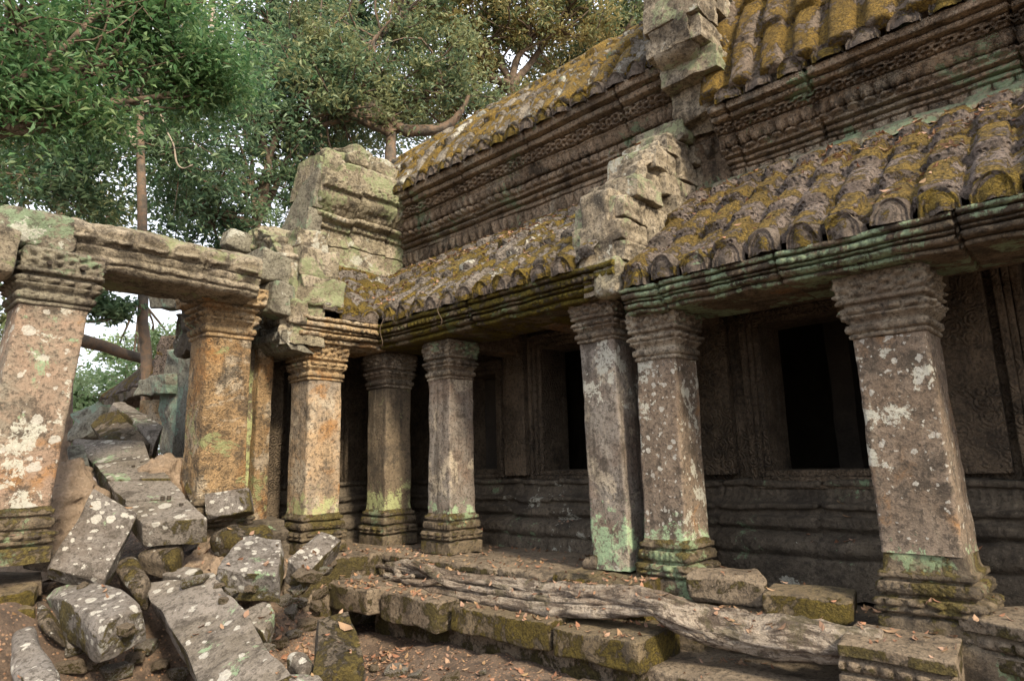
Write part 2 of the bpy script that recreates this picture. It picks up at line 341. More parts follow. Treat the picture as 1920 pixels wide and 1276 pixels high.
# ================================================================== SETTING: ground
def gz(x, y):
    x = np.asarray(x, float); y = np.asarray(y, float)
    def ss(v, a, b): t = np.clip((v-a)/(b-a), 0, 1); return t*t*(3-2*t)
    z = -.46+.74*ss(y+.25*(2-x), 4.9, 5.9)*(1-ss(x, 2.6, 3.7))*(1-ss(y, 9, 14))
    z = z+.28*ss(y-.8*(x-2.6), 4.4, 6.2)*ss(x, 2.2, 3.2)*(1-ss(x, 3.6, 4.4))
    z = z+.12*ss(x, 2.6, 3.6)*(1-ss(y, 3.5, 5))
    P = np.stack([x, y, 0*x], -1); near = np.exp(-((x-3)**2+(y-4)**2)/400)
    z = z+near*(.05*fbm(P*1.6, 3, 3)+.03*fbm(P*5, 3, 8)+.012*fbm(P*17, 2, 5))
    return z+.5*(1-near)*fbm(P*.05, 2, 4)*np.minimum(1, np.hypot(x, y)/60)
def ground_mat():
    m, t = new_mat('ground_soil'); tc, co = coords(t)
    c = t.mix(t.ramp(t.noise(tc, 1.4, 6, .6), .38, .62), (.13, .088, .06), (.225, .16, .112))
    c = t.mix(t.math('MULTIPLY', t.ramp(t.noise(tc, 9, 8, .7), .47, .62), .8), c, (.06, .042, .03)); c = t.mix(t.math('MULTIPLY', t.ramp(t.noise(tc, 60, 6, .8), .5, .62), .7), c, (.05, .036, .026))
    v = t.vor(tc, 48); cs = t.n('ShaderNodeSeparateColor'); t.L.new(v.outputs['Color'], cs.inputs[0])
    lf = t.math('MULTIPLY', t.ramp(cs.outputs[0], .70, .74), t.ramp(v.outputs['Distance'], .5, .42))
    c = t.mix(t.math('MULTIPLY', lf, .75), c, t.mix(cs.outputs[1], (.34, .18, .10), (.46, .30, .18)))
    bs = t.N['Principled BSDF']; t.put(bs.inputs['Base Color'], c); bs.inputs['Roughness'].default_value = .95
    h = t.math('ADD', t.noise(tc, 12, 10, .75), t.math('MULTIPLY', lf, .5))
    bp = t.n('ShaderNodeBump'); bp.inputs['Strength'].default_value = 1; bp.inputs['Distance'].default_value = .06; t.L.new(h, bp.inputs['Height']); t.L.new(bp.outputs[0], bs.inputs['Normal'])
    return m
M['ground'] = ground_mat()
def root_mat():
    m, t = new_mat('root_bark'); tc, co = coords(t); q = t.scale(co, (1, .28, 1))
    n1 = t.noise(q, 16, 8, .72, .4); n2 = t.noise(q, 5, 6, .65, .5); n3 = t.noise(co, 40, 5, .7)
    c = t.mix(t.ramp(n2, .36, .56), (.25, .185, .13), (.50, .42, .33))
    c = t.mix(t.math('MULTIPLY', t.ramp(n1, .46, .58), .85), c, (.085, .058, .04)); c = t.mix(t.math('MULTIPLY', t.ramp(n3, .52, .64), .6), c, (.07, .05, .035))
    c = t.mix(t.math('MULTIPLY', t.ramp(t.noise(co, 3.3, 6, .7), .54, .62), .6), c, (.10, .085, .035))
    bs = t.N['Principled BSDF']; t.put(bs.inputs['Base Color'], c); bs.inputs['Roughness'].default_value = .9
    bp = t.n('ShaderNodeBump'); bp.inputs['Strength'].default_value = 1; bp.inputs['Distance'].default_value = .05; t.L.new(t.math('SUBTRACT', n3, t.math('MULTIPLY', n1, 2.0)), bp.inputs['Height']); t.L.new(bp.outputs[0], bs.inputs['Normal'])
    return m
M['bark_root'] = root_mat()
def axis_pts(c, near, far):
    a = np.arange(c-near, c+near, .045); b = np.geomspace(.06, far, 60)
    return np.concatenate([c-near-b[::-1], a, c+near+b])
gx, gy = np.meshgrid(axis_pts(2.8, 2.6, 400), axis_pts(4.6, 3.6, 400), indexing='ij')
mb = MB(); mb.grid(np.stack([gx, gy, gz(gx, gy)], -1)); tag(mb.build('ground', M['ground']), kind='structure')

# ================================================================== architecture builders
def dens(prof, step=.014):
    H, Z, MT, TT = [], [], [], []
    for i in range(1, len(prof)):
        a, b = prof[i-1], prof[i]; n = max(1, int(math.hypot(b[0]-a[0], b[1]-a[1])/step))
        for q in range(n):
            t = q/n; H.append(a[0]+(b[0]-a[0])*t); Z.append(a[1]+(b[1]-a[1])*t); MT.append(b[2] if len(b) > 2 else None); TT.append(t)
    H.append(prof[-1][0]); Z.append(prof[-1][1]); MT.append(None); TT.append(1)
    return np.array(H), np.array(Z), MT, TT
def motif(m, s, t):
    if m is None: return 0*s
    k, a, p = m
    if k == 'petal': return 1.5*a*(np.clip(np.abs(np.sin(np.pi*s/p))*1.3-.25, 0, 1)**.6*math.sin(math.pi*min(1, t*1.1))**.5-.25)
    if k == 'bead': return 2.0*a*np.sqrt(np.maximum(0, 1-((2*(s/p % 1)-1)/.82)**2))*math.sqrt(max(0, 1-(2*t-1)**2))-a*.6
    if k == 'rope': return a*np.sin(2*np.pi*(s/p+t*.7))*math.sin(math.pi*t)
    if k == 'scroll': return 1.4*a*(np.sin(2*np.pi*s/p)*math.sin(4*math.pi*t)+.7*np.cos(6*np.pi*s/p)*math.cos(2*math.pi*t))
    if k == 'pend': return a*np.clip((np.abs(np.sin(np.pi*s/p))**.7-(1-t))*6, -.4, 1)
    if k == 'leaf': return 1.5*a*np.abs(np.sin(np.pi*s/p))*(.5+.5*math.cos(math.pi*(t-.3)))+.3*a*np.sin(6*np.pi*s/p)
    return 0*s
def sweep(mb, prof, axis, s0, s1, ds=.018, amp=.009, joint=.75, seed=0, jit=.013):
    H, Z, MT, TT = dens(prof); s = np.arange(s0, s1+ds, ds); s[-1] = s1
    # outward direction in the (h, z) plane, profile listed from bottom to top: outward is -h side
    dh, dz = np.gradient(H), np.gradient(Z); L = np.hypot(dh, dz)+1e-9; nh, nz = -dz/L, dh/L
    rg = np.random.default_rng(seed+77); js = [s0]
    while js[-1] < s1: js.append(js[-1]+joint*rg.uniform(.6, 1.4))
    js = np.array(js); idx = np.searchsorted(js, s)-1; oh = rg.uniform(-jit, jit, len(js)+1)[idx]; oz = rg.uniform(-jit, jit, len(js)+1)[idx]*.7
    dj = np.min(np.abs(s[:, None]-js[None, 1:]), 1) if len(js) > 1 else 9+0*s
    gap = -.03*np.exp(-(dj/max(.011, ds*.75))**2)
    D = np.stack([motif(m, s, t) for m, t in zip(MT, TT)], 1)+gap[:, None]
    # wear: erode motifs by noise
    hh = H[None]+oh[:, None]; zz = Z[None]+oz[:, None]; S = s[:, None]+0*hh
    wear = np.clip(.75+.9*fbm(np.stack([hh*1.5, S*1.5, zz*1.5], -1), 2, seed+5), .25, 1.2); D = D*np.where(D > -.01, wear, 1)
    hh = hh+nh[None]*D; zz = zz+nz[None]*D
    P = np.stack([hh, S, zz], -1) if axis == 'y' else np.stack([S, hh, zz], -1)
    P = warp(P, amp, 4.5, 3, seed)
    P = warp(P, amp*.35, 22, 2, seed+3)
    mb.grid(P, flip=(axis == 'y'))
    for e in (0, -1):
        c = P[e].mean(0); mb.grid(np.stack([P[e]*(1-q)+c*q for q in (0, .5, 1)], 0), flip=(e == 0))
def roofsurf(mb, curve, axis, s0, s1, per, bounds, seed=0, rib=.05, step=.045, ds=.016, amp=.012, smooth_slope=0):
    C = np.array(curve, float); seg = np.hypot(*np.diff(C, axis=0).T); L = np.concatenate([[0], np.cumsum(seg)]); v = np.arange(0, L[-1], .017)
    H = np.interp(v, L, C[:, 0]); Z = np.interp(v, L, C[:, 1])
    k = np.ones(9)/9; Hs = np.convolve(np.pad(H, 4, 'edge'), k, 'valid'); Zs = np.convolve(np.pad(Z, 4, 'edge'), k, 'valid')
    dh, dz = np.gradient(Hs), np.gradient(Zs); q = np.hypot(dh, dz)+1e-9; nh, nz = -dz/q, dh/q
    s = np.arange(s0, s1, ds); ri = np.floor(s/per).astype(int); ph = s/per-ri
    rg = np.random.default_rng(seed); tab = rg.uniform(-1, 1, (400, 16, 4)); r = (ri % 400)
    B = np.array([0]+list(bounds)+[1.001])*L[-1]
    V = v[None]+0*s[:, None]
    jb = np.stack([B[i]+0*s+(0 if i in (0, len(B)-1) else tab[r, i, 0]*.045+.02*np.sin(s*2.3+i)) for i in range(len(B))], 1)   # per-rib course lines
    ci = np.clip(np.sum(V[..., None] >= jb[:, None, :], -1)-1, 0, len(B)-2)
    lo = np.take_along_axis(jb, ci, 1); hi = np.take_along_axis(jb, ci+1, 1); f = np.clip((V-lo)/(hi-lo), 0, 1)
    x = np.abs(ph-.5)*2; ribh = np.where(x < .74, (1-(x/.74)**4)**.5, 0); chan = np.where(x >= .74, .25*np.sin(np.pi*(x-.74)/.26), 0)
    ti = tab[r[:, None], ci]
    end = np.clip(f/.05, 0, 1)**.5*np.clip((1-f)/.02, .6, 1)
    D = (rib*ribh+rib*.5*chan)[:, None]*(.35+.65*end)*(1+.2*ti[..., 1])+step*(1-f)**1.3*end+ti[..., 2]*.012
    broken = (ti[..., 3] > .93); D = np.where(broken, D*.45, D)
    hh = H[None]+nh[None]*D; zz = Z[None]+nz[None]*D; S = s[:, None]+0*hh+(.01*ti[..., 1])
    P = np.stack([hh, S, zz], -1) if axis == 'y' else np.stack([S, hh, zz], -1)
    P = warp(P, amp, 3.2, 3, seed); P = warp(P, .0055, 24, 2, seed+4)
    mb.grid(P, flip=(axis == 'y'))
_sq = {}
def sqpts(n):
    t = np.linspace(-1, 1, n, endpoint=False); o = np.ones(n)
    P = np.concatenate([np.stack([t, -o], 1), np.stack([o, t], 1), np.stack([-t, o], 1), np.stack([-o, -t], 1)])
    r = .07; core = np.clip(P, -(1-r), 1-r); d = P-core; q = np.linalg.norm(d, axis=1, keepdims=True)
    return np.where(q > 0, core+d/(q+1e-9)*np.minimum(q, r), P), np.tile(t, 4)
def sqloft(prof, cx, cy, z0, w, lean=(0, 0), seed=0, n=28, amp=.006, step=.012, wy=None, zl=0):
    """prof: (radius factor, z, motif); square section; returns MB"""
    H, Z, MT, TT = dens([(p[0]*w/2,)+tuple(p[1:]) for p in prof], step)
    sq, s = sqpts(n); wyf = (wy or w)/w; mb = MB()
    D = np.stack([motif(m, s*w/2, t) for m, t in zip(MT, TT)], 1)
    corner = np.clip((1-np.abs(s))/.12, .2, 1)[:, None]; D = D*corner
    R = H[None]+D; P = np.stack([sq[:, :1]*R, sq[:, 1:]*R*wyf, np.broadcast_to(Z[None], R.shape)], -1)
    P[..., 0] += cx+lean[0]*(Z+z0-zl)[None]; P[..., 1] += cy+lean[1]*(Z+z0-zl)[None]; P[..., 2] += z0
    P = warp(P, amp, 4, 3, seed); P = warp(P, amp*.4, 20, 2, seed+2)
    mb.grid(P, wrap=True)
    for e in (0, -1):
        c = P[:, e].mean(0); mb.grid(np.stack([P[:, e]*(1-q)+c*q for q in (0, .5, 1)], 1), wrap=True, flip=(e == 0))
    return mb
def column(x, y, w, z0, z1, ms, mc, mbse, parent=None, lean=(0, 0), seed=0, name='column', label=None, hb=.38, hc=.40, capw=1.27, thing=None, nocapmotif=False, hasbase=True, basek=1.0):
    zl = z0
    bp = [(1.30, 0), (1.30, .10), (1.26, .11), (1.12, .115), (1.12, .125), (1.30, .13), (1.31, .165, ('petal', .016, .08)), (1.30, .205, ('bead', .022, .08)), (1.10, .212), (1.08, .228), (1.22, .235), (1.25, .265, ('rope', .012, .036)), (1.20, .295, ('rope', .012, .036)), (1.06, .30), (1.05, .315), (1.17, .32), (1.17, .35), (1.06, .355), (1.03, .372), (1.0, hb)]
    k = hc/.40
    cp = [(1.0, 0), (1.05, .004), (1.055, .022*k), (1.0, .027*k), (1.0, .034*k), (1.10, .04*k), (1.13, .06*k, ('rope', .012, .034)), (1.10, .082*k, ('rope', .012, .034)), (1.0, .088*k), (1.02, .105*k), (1.13, .12*k), (1.19, .15*k, ('petal', .02, .085)), (1.18, .19*k, ('bead', .026, .085)), (1.07, .198*k), (1.08, .212*k), (1.19, .22*k), (1.23, .245*k, ('leaf', .014, .05)), (1.17, .252*k), (capw-.03, .262*k), (capw, hc-.02, ('scroll', .014, .13)), (capw-.05, hc)]
    sp = [(1.02, 0), (1.0, .03), (.985, (z1-z0-hb-hc)*.5), (.975, z1-z0-hb-hc-.02), (.98, z1-z0-hb-hc+.004)]
    if hasbase: sh0 = hb
    else: sh0 = .05; sp = [(1.02, 0), (1.0, .03), (.985, (z1-z0-sh0-hc)*.5), (.98, z1-z0-sh0-hc+.004)]
    o = sqloft(sp, x, y, z0+sh0-.004, w, lean, seed, n=20, step=.03, amp=.007, zl=zl).build(name, ms, parent, origin=(x, y, z0))
    if label: o['label'] = label
    cap_ = sqloft(cp, x, y, z1-hc, w, lean, seed+5, amp=.005, zl=zl, step=.009).build('capital', mc, o)
    if hasbase: sqloft([(1+(q[0]-1)*(basek-.5)*2 if basek < 1 else q[0],)+tuple(q[1:]) for q in bp], x, y, z0, w, lean, seed+9, amp=.007, zl=zl, step=.009).build('base', mbse, o)
    return o
def flames(mb, rows, axis, p0, th, seed):
    """worn leaf tongues standing along the sloping outline of a gable"""
    R = np.array(rows, float); rg = np.random.default_rng(seed); z = R[0, 0]+.45*(R[-1, 0]-R[0, 0])
    while z < R[-1, 0]-.05:
        l = np.interp(z, R[:, 0], R[:, 1]); a = rg.uniform(-.6, .1); h = rg.uniform(.06, .13)
        for dy in (.08, th*.55, th-.06):
            b = np.array([l+.06, p0+dy, z]); tp = b+np.array([math.sin(a)*h*.7, rg.uniform(-.03, .03), h*math.cos(a)])
            pts = [b-[0, 0, .08], b+(tp-b)*.45+[-.02, 0, 0], tp]
            if axis == 'x': pts = [np.array([q[1], q[0], q[2]]) for q in pts]
            tube(mb, pts, [.06, .045, .018], ns=9, amp=.015, f=8, s=seed, sub=4)
        z += .10
def masonry(mb, rows, axis, p0, th, seed, hz=.21, w=(.22, .42), drop=.08, mid=.0):
    """rough cut blocks laid in courses inside a gable outline, each a little in front of or behind its neighbours"""
    R = np.array(rows, float); rg = np.random.default_rng(seed); z = R[0, 0]; q = 0
    while z < R[-1, 0]-.03:
        h = hz*rg.uniform(.8, 1.2); l = np.interp(z+h*.6, R[:, 0], R[:, 1])+rg.uniform(-.05, .05); r = np.interp(z+h*.6, R[:, 0], R[:, 2]); x = l
        while x < r-.05:
            ww = rg.uniform(*w); pr = rg.uniform(-.035, .045); e = .004; q += 1
            if rg.random() > drop:
                c = [x+ww/2, p0+th/2-pr, z+h/2]; sz = [ww-e, th, h-e]
                if axis == 'x': c = [c[1], c[0], c[2]]; sz = [sz[1], sz[0], sz[2]]
                lob = rg.integers(2, 5); ph = rg.uniform(0, 6)
                def rel(p, hh, lob=lob, ph=ph):      # worn leaf carving on the outward face
                    a = 0 if axis == 'y' else 1; b = 1-a; fr = np.clip((-p[..., b]/hh[b]-.8)/.15, 0, 1); u = p[..., a]/hh[a]; v = p[..., 2]/hh[2]
                    q_ = p.copy(); q_[..., b] += fr*.03*(np.abs(np.sin(u*lob*1.6+ph+.6*np.sin(v*3)))*np.abs(np.sin(v*2.6+ph))-.5)*(1-np.abs(u)**6)*(1-np.abs(v)**6)*-1
                    return q_
                hexa(mb, box8(c, sz, rg.uniform(-.03, .03)), n=16, r=.012, amp=.013, f=7, chips=4, chipd=.16, s=seed*31+q, relief=rel if rg.random() < .75 else None)
            x += ww
        z += h
def plate(mb, rows, axis, p0, th, relief=.03, n=110, m=130, seed=0, freq=7, jag=.06):
    """carved gable slab. rows: (z, left, right) outline; stands in plane axis=p0, thickness th away from the camera"""
    R = np.array(rows, float); z = np.linspace(R[0, 0], R[-1, 0], m); l = np.interp(z, R[:, 0], R[:, 1]); r = np.interp(z, R[:, 0], R[:, 2])
    jg = jag*np.abs(np.sin(z*26+seed))+jag*.6*fbm(np.stack([z*9, 0*z, 0*z+seed], -1), 2); l = l-jg*np.clip((z-R[0, 0]-.55*(R[-1, 0]-R[0, 0]))*8, 0, 1); u = np.linspace(0, 1, n)
    A = l[:, None]+(r-l)[:, None]*u[None]; Zg = z[:, None]+0*A
    q = np.stack([A, Zg, 0*A+seed], -1)
    edge = np.minimum(1, np.minimum(u, 1-u)[None]*14)*np.minimum(1, (R[-1, 0]-Zg)*12+.0)
    up = np.clip((Zg-R[0, 0])/(R[-1, 0]-R[0, 0])*2.2-.5, .12, 1)       # plain blocks below, carving above
    lob = np.abs(np.sin((A-Zg*.35)*freq*3.2+1.2*vn(q*3, 2))); rel = relief*edge*(up*(1.6*lob**.6*(.6+.4*np.abs(np.sin(Zg*freq*4+2*vn(q*3, 3)))))+.9*fbm(q*4, 4, seed))
    for zc in np.arange(R[0, 0]+.25, R[-1, 0], .31): rel = rel-.035*np.clip(edge, .15, 1)*np.exp(-((Zg-zc-.02*np.sin(A*7+zc*9))/.014)**2)
    for kk, xc in enumerate(np.arange(R[:, 1].min()+.2, R[:, 2].max(), .37)): rel = rel-.03*np.exp(-((A-xc-.12*(((Zg-R[0, 0]-.25)//.31) % 2))/.013)**2)
    rim = np.exp(-((u[None]*(r-l)[:, None]-.09)/.05)**2); rel = rel+.05*rim*edge*(.5+.5*np.abs(np.sin(Zg*24)))
    Y0 = p0-rel; Y1 = p0+th+0*A
    def mk(Y): return np.stack([A, Y+0*A, Zg], -1) if axis == 'y' else np.stack([Y+0*A, A, Zg], -1)
    F, Bk = mk(Y0), mk(Y1)
    W = lambda g: warp(warp(g, .025, 3.5, 3, seed), .008, 16, 3, seed)
    sub = np.linspace(0, 1, 12)
    mb.grid(W(F)); mb.grid(W(Bk), flip=True)
    for a, b, fl in ((F[:, 0], Bk[:, 0], 0), (F[:, -1], Bk[:, -1], 1), (F[-1], Bk[-1], 1)):
        g = a[None]*(1-sub)[:, None, None]+b[None]*sub[:, None, None]
        bul = np.sin(np.pi*sub)[:, None]*.0
        mb.grid(W(g), flip=bool(fl))
def ante_mesh(seed, w=.22, h=.17, d=.10):
    mb = MB(); u = np.linspace(-1, 1, 31); v = np.linspace(0, 1, 25); U, V = np.meshgrid(u, v, indexing='ij')
    zt = h*(.66+.34*np.sqrt(np.maximum(0, 1-np.abs(U)**2.2))); X = U*w/2*(1-.06*V); Z = V*zt
    rr = np.hypot(U, np.maximum(0, V-.35)/.62); rim = np.exp(-((rr-.86)/.06)**2)+np.exp(-((rr-.62)/.05)**2)*.7; core = np.clip(1-rr/.55, 0, 1)**.5
    dep = d*.5*(np.maximum(0, (1-np.abs(U)**10)*(1-V**14)))**.5
    F = np.stack([X, -dep-.02*rim-.026*core, Z], -1); B = np.stack([X, dep, Z], -1)
    rg_ = np.random.default_rng(seed+3); cv = np.array([rg_.choice([-1, 1])*.8, 0, .6]); cv /= np.linalg.norm(cv); lim = rg_.uniform(.10, .17)
    def chip(Pq): t_ = np.maximum(0, Pq@cv-lim); return Pq-t_[..., None]*cv
    mb.grid(warp(chip(F), .012, 9, 3, seed)); mb.grid(warp(chip(B), .012, 9, 3, seed), flip=True)
    return mb

# ================================================================== THE GALLERY (right: low eaves, left: higher eaves)
G = empty('temple_gallery', (5.5, 3, .2), 'long ruined sandstone gallery with square pillars and mossy stone tile roofs', 'temple')
XC = 4.3
YS = 2.72            # where the lower right part meets the higher left part
# --- floors
block('floor', (6.0, 5.85, -.22), (3.9, 5.1, .84), M['step'], G, n=26, r=.03, amp=.008, f=3, chips=0)
block('floor', (6.25, .4, -.4), (3.5, 5.7, .84), M['dimbase'], G, n=26, r=.03, amp=.012, f=3, chips=0)
# --- columns along the gallery
column(XC+.17, 5.13, .34, .22, 2.33, M['shaft_grey'], M['cap'], M['base'], G, (0, .0), 1, label='square pillar with grey left face, brown right face and mint green foot')
column(XC+.17, 3.07, .35, .20, 2.40, M['shaft_grey'], M['cap'], M['base'], G, (.0, .025), 2, hasbase=False, hc=.36, label='grey leaning pillar with a pale water streak and no base moulding')
column(XC+.175, 2.60, .345, .12, 2.22, M['shaft_brown'], M['cap'], M['base'], G, (0, -.015), 3, label='brown pillar speckled with pale lichen, close behind the grey leaning pillar')
column(XC+.20, .955, .405, .07, 2.17, M['shaft_brown'], M['cap'], M['base'], G, (.01, .022), 4, hb=.45, label='stout brown lichen-spotted pillar with mossy bead base, nearest on the right')
block('pillar_footing', (XC+.22, .95, -.12), (.66, .66, .42), M['base'], G, n=16, r=.04, amp=.02, f=5, chips=3)
block('pillar_footing', (XC+.18, 2.58, -.05), (.56, .56, .36), M['base'], G, n=14, r=.04, amp=.02, f=5, chips=3)
# --- inner wall with openings
def wall_piece(ax, lo, hi, z0, z1, p, th, mat, parent, name='wall', **k):
    c = ((p+th/2, (lo+hi)/2, (z0+z1)/2) if ax == 'x' else ((lo+hi)/2, p+th/2, (z0+z1)/2))
    s = ((th, hi-lo, z1-z0) if ax == 'x' else (hi-lo, th, z1-z0))
    return block(name, c, s, mat, parent, n=k.pop('n', 14), r=.012, amp=.006, f=4, chips=0, **k)
def wall_with_holes(ax, p, th, lo, hi, z0, z1, holes, mat, parent):
    mbw = MB(); cuts = sorted(holes); cur = lo; pcs = []
    for a, b, u, v in cuts:
        pcs += [(cur, a, z0, z1), (a, b, z0, u), (a, b, v, z1)]; cur = b
    pcs.append((cur, hi, z0, z1))
    for k, (a, b, u, v) in enumerate(pcs):
        if b-a < .02 or v-u < .02: continue
        e = .0015*(k % 2)
        c = ((p+th/2+e, (a+b)/2, (u+v)/2) if ax == 'x' else ((a+b)/2, p+th/2+e, (u+v)/2)); s = ((th, b-a, v-u) if ax == 'x' else (b-a, th, v-u))
        hexa(mbw, box8(c, s), n=20, r=.006, amp=.004, f=4, chips=0, s=k)
    return mbw.build('wall', mat, parent)
HL = [(5.47, 5.97, 1.0, 2.13), (4.05, 4.74, .98, 2.33), (1.32, 2.24, .96, 2.20), (-1.2, .42, .75, 2.5)]
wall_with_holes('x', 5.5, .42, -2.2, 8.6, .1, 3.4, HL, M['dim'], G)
def frame(ax, p, a, b, u, v, mat, parent, rings=((.15, .10), (.10, .065), (.055, .035)), name='window_frame', label=None):
    mbf = MB(); inn = 0
    prev = 0
    for k, (wd, pr) in enumerate(rings[::-1]):   # innermost first
        i0, i1 = prev, wd; prev = wd-.0
        for (c0, c1, d0, d1) in ((a-i1, b+i1, v+i0, v+i1), (a-i1, b+i1, u-i1, u-i0), (a-i1, a-i0, u-i0, v+i0), (b+i0, b+i1, u-i0, v+i0)):
            th = pr+.02; e = .001*(k+1)
            c = ((p-pr/2+.01, (c0+c1)/2, (d0+d1)/2) if ax == 'x' else ((c0+c1)/2, p-pr/2+.01, (d0+d1)/2)); s = ((th, c1-c0-e, d1-d0-e) if ax == 'x' else (c1-c0-e, th, d1-d0-e))
            hexa(mbf, box8(c, s), n=10, r=.012, amp=.004, f=6, chips=1, s=k)
    o = mbf.build(name, mat, parent)
    return tag(o, label)
for k, (a, b, u, v) in enumerate(HL[:3]): frame('x', 5.5, a, b, u, v, M['dim'], G)
frame('x', 5.5, *HL[3], M['dim'], G, name='door_frame')
# plain stone leaf standing in the blind window
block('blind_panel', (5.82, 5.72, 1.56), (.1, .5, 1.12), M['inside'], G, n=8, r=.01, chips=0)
# pilasters on the inner wall
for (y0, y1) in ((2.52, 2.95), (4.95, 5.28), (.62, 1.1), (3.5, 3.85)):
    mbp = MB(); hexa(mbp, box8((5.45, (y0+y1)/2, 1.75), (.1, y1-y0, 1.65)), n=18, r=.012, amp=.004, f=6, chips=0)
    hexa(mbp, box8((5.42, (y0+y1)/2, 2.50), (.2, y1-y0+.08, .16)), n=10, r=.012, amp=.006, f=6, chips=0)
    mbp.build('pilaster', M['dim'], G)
# moulded wall foot
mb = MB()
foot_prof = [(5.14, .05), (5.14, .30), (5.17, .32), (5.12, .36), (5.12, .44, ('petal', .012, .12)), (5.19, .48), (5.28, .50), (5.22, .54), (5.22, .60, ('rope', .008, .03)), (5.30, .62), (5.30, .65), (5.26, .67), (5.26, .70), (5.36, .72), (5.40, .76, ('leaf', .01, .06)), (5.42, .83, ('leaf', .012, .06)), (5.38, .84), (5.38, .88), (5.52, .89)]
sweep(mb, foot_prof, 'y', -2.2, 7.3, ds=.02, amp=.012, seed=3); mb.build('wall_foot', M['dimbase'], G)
# corridor ceiling slabs and cross beams
block('ceiling', (5.0, 1.0, 2.62), (1.2, 5.9, .12), M['soffit'], G, n=12, r=.01, chips=0)
block('ceiling', (5.0, 5.6, 2.72), (1.2, 5.6, .12), M['soffit'], G, n=12, r=.01, chips=0)
for y, z in ((5.16, 2.40), (2.68, 2.36), (.94, 2.30), (3.9, 2.45)):
    block('cross_beam', (5.1, y, z), (.95, .26, .22), M['soffit'], G, n=10, r=.02, chips=1)
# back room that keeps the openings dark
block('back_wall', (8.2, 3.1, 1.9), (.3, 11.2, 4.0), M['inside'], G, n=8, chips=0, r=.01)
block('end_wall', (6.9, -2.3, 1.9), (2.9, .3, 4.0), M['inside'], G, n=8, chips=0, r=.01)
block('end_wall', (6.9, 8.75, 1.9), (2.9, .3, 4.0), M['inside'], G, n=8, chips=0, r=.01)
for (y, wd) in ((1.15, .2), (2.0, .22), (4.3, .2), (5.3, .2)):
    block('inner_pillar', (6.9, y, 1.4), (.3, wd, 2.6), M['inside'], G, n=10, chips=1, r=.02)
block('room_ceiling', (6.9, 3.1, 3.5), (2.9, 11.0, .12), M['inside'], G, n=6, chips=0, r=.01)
# --- eaves beams
def beam_prof(zb, zt, x0=4.10):
    k = (zt-zb)/.24; z = lambda q: zb+q*k
    return [(4.80, z(.03)), (4.78, z(0)), (x0+.12, z(0)), (x0+.09, z(.004)), (x0+.085, z(.03)), (x0+.115, z(.034)), (x0+.115, z(.044)), (x0+.04, z(.05)), (x0+.035, z(.085), ('bead', .016, .055)), (x0+.085, z(.09)), (x0+.085, z(.102)), (x0+.03, z(.108)), (x0+.03, z(.122)), (x0+.06, z(.126)), (x0+.055, z(.134)), (x0+.005, z(.14)), (x0, z(.18), ('leaf', .014, .06)), (x0+.05, z(.186)), (x0+.05, z(.196)), (x0-.015, z(.202)), (x0-.02, z(.235)), (x0+.03, z(.24)), (x0+.3, z(.25))]
mb = MB(); sweep(mb, beam_prof(2.17, 2.36, 4.08), 'y', -2.2, YS-.02, seed=4, ds=.009, amp=.008, joint=.9); mb.build('eaves_beam', M['beam'], G)['label'] = 'lower eaves beam of the right part, thick with pale green lichen'
mb = MB(); sweep(mb, beam_prof(2.345, 2.60, 4.06), 'y', YS+.02, 6.0, seed=5, ds=.010, amp=.008, joint=1.2); mb.build('eaves_beam', M['beam_moss'], G)['label'] = 'higher eaves beam of the left part, covered in olive moss'
block('soffit', (4.62, 1.0, 2.27), (.62, 3.1, .16), M['soffit'], G, n=20, r=.03, amp=.02, f=2.5, chips=3)
# --- lower roofs
mb = MB(); roofsurf(mb, [(4.12, 2.42), (4.4, 2.66), (4.75, 2.96), (5.1, 3.25), (5.35, 3.43), (5.5, 3.52)], 'y', -2.3, YS, .245, (.27, .52, .77), seed=2, rib=.06, step=.055, amp=.009)
rR = mb.build('lower_roof', M['roof'], G); rR['label'] = 'pitted stone tile roof over the right pillars with dark moss patches'
mb = MB(); roofsurf(mb, [(4.10, 2.66), (4.4, 2.93), (4.8, 3.27), (5.2, 3.58), (5.55, 3.82)], 'y', YS+.2, 7.3, .24, (.30, .55, .8), seed=7, rib=.085, step=.04, amp=.008)
rL = mb.build('lower_roof', M['roof_low'], G); rL['label'] = 'stone tile roof over the left pillars with olive moss ribs'
am = [ante_mesh(k).build('antefix', M['ante'], None, origin=(0, 0, 0)) for k in range(7)]
used = set()
def antefix(parent, x, y, z, rz, sc, k, first=True):
    k = (k*5+k//3) % 7; src = am[k]
    if k not in used: o = src; used.add(k)
    else: o = src.copy(); COL.objects.link(o)
    o.parent = parent; b = np.array(parent['_w']); o.location = np.array([x, y, z])-b
    o.rotation_euler = (random.uniform(-.12, .12), random.uniform(-.07, .07), rz+random.uniform(-.1, .1)); o.scale = sc
k = 0
y = -.98+.11
while y < YS-.05:
    antefix(rR, 4.10, y, 2.355+.01*math.sin(y*9), -math.pi/2, (1.0, .85, .95+.15*random.random()), k); k += 1; y += .245
y = YS+.52
while y < 5.8:
    antefix(rL, 4.09, y, 2.60, -math.pi/2, (.98, 1.0, .85+.12*random.random()), k); k += 1; y += .24
# pale lichen ledge at the top of the right lower roof
mb = MB(); sweep(mb, [(5.28, 3.40), (5.30, 3.46), (5.42, 3.56), (5.5, 3.60), (5.56, 3.61)], 'y', -2.3, 2.5, seed=9, amp=.02); mb.build('ledge', M['ledge'], G)
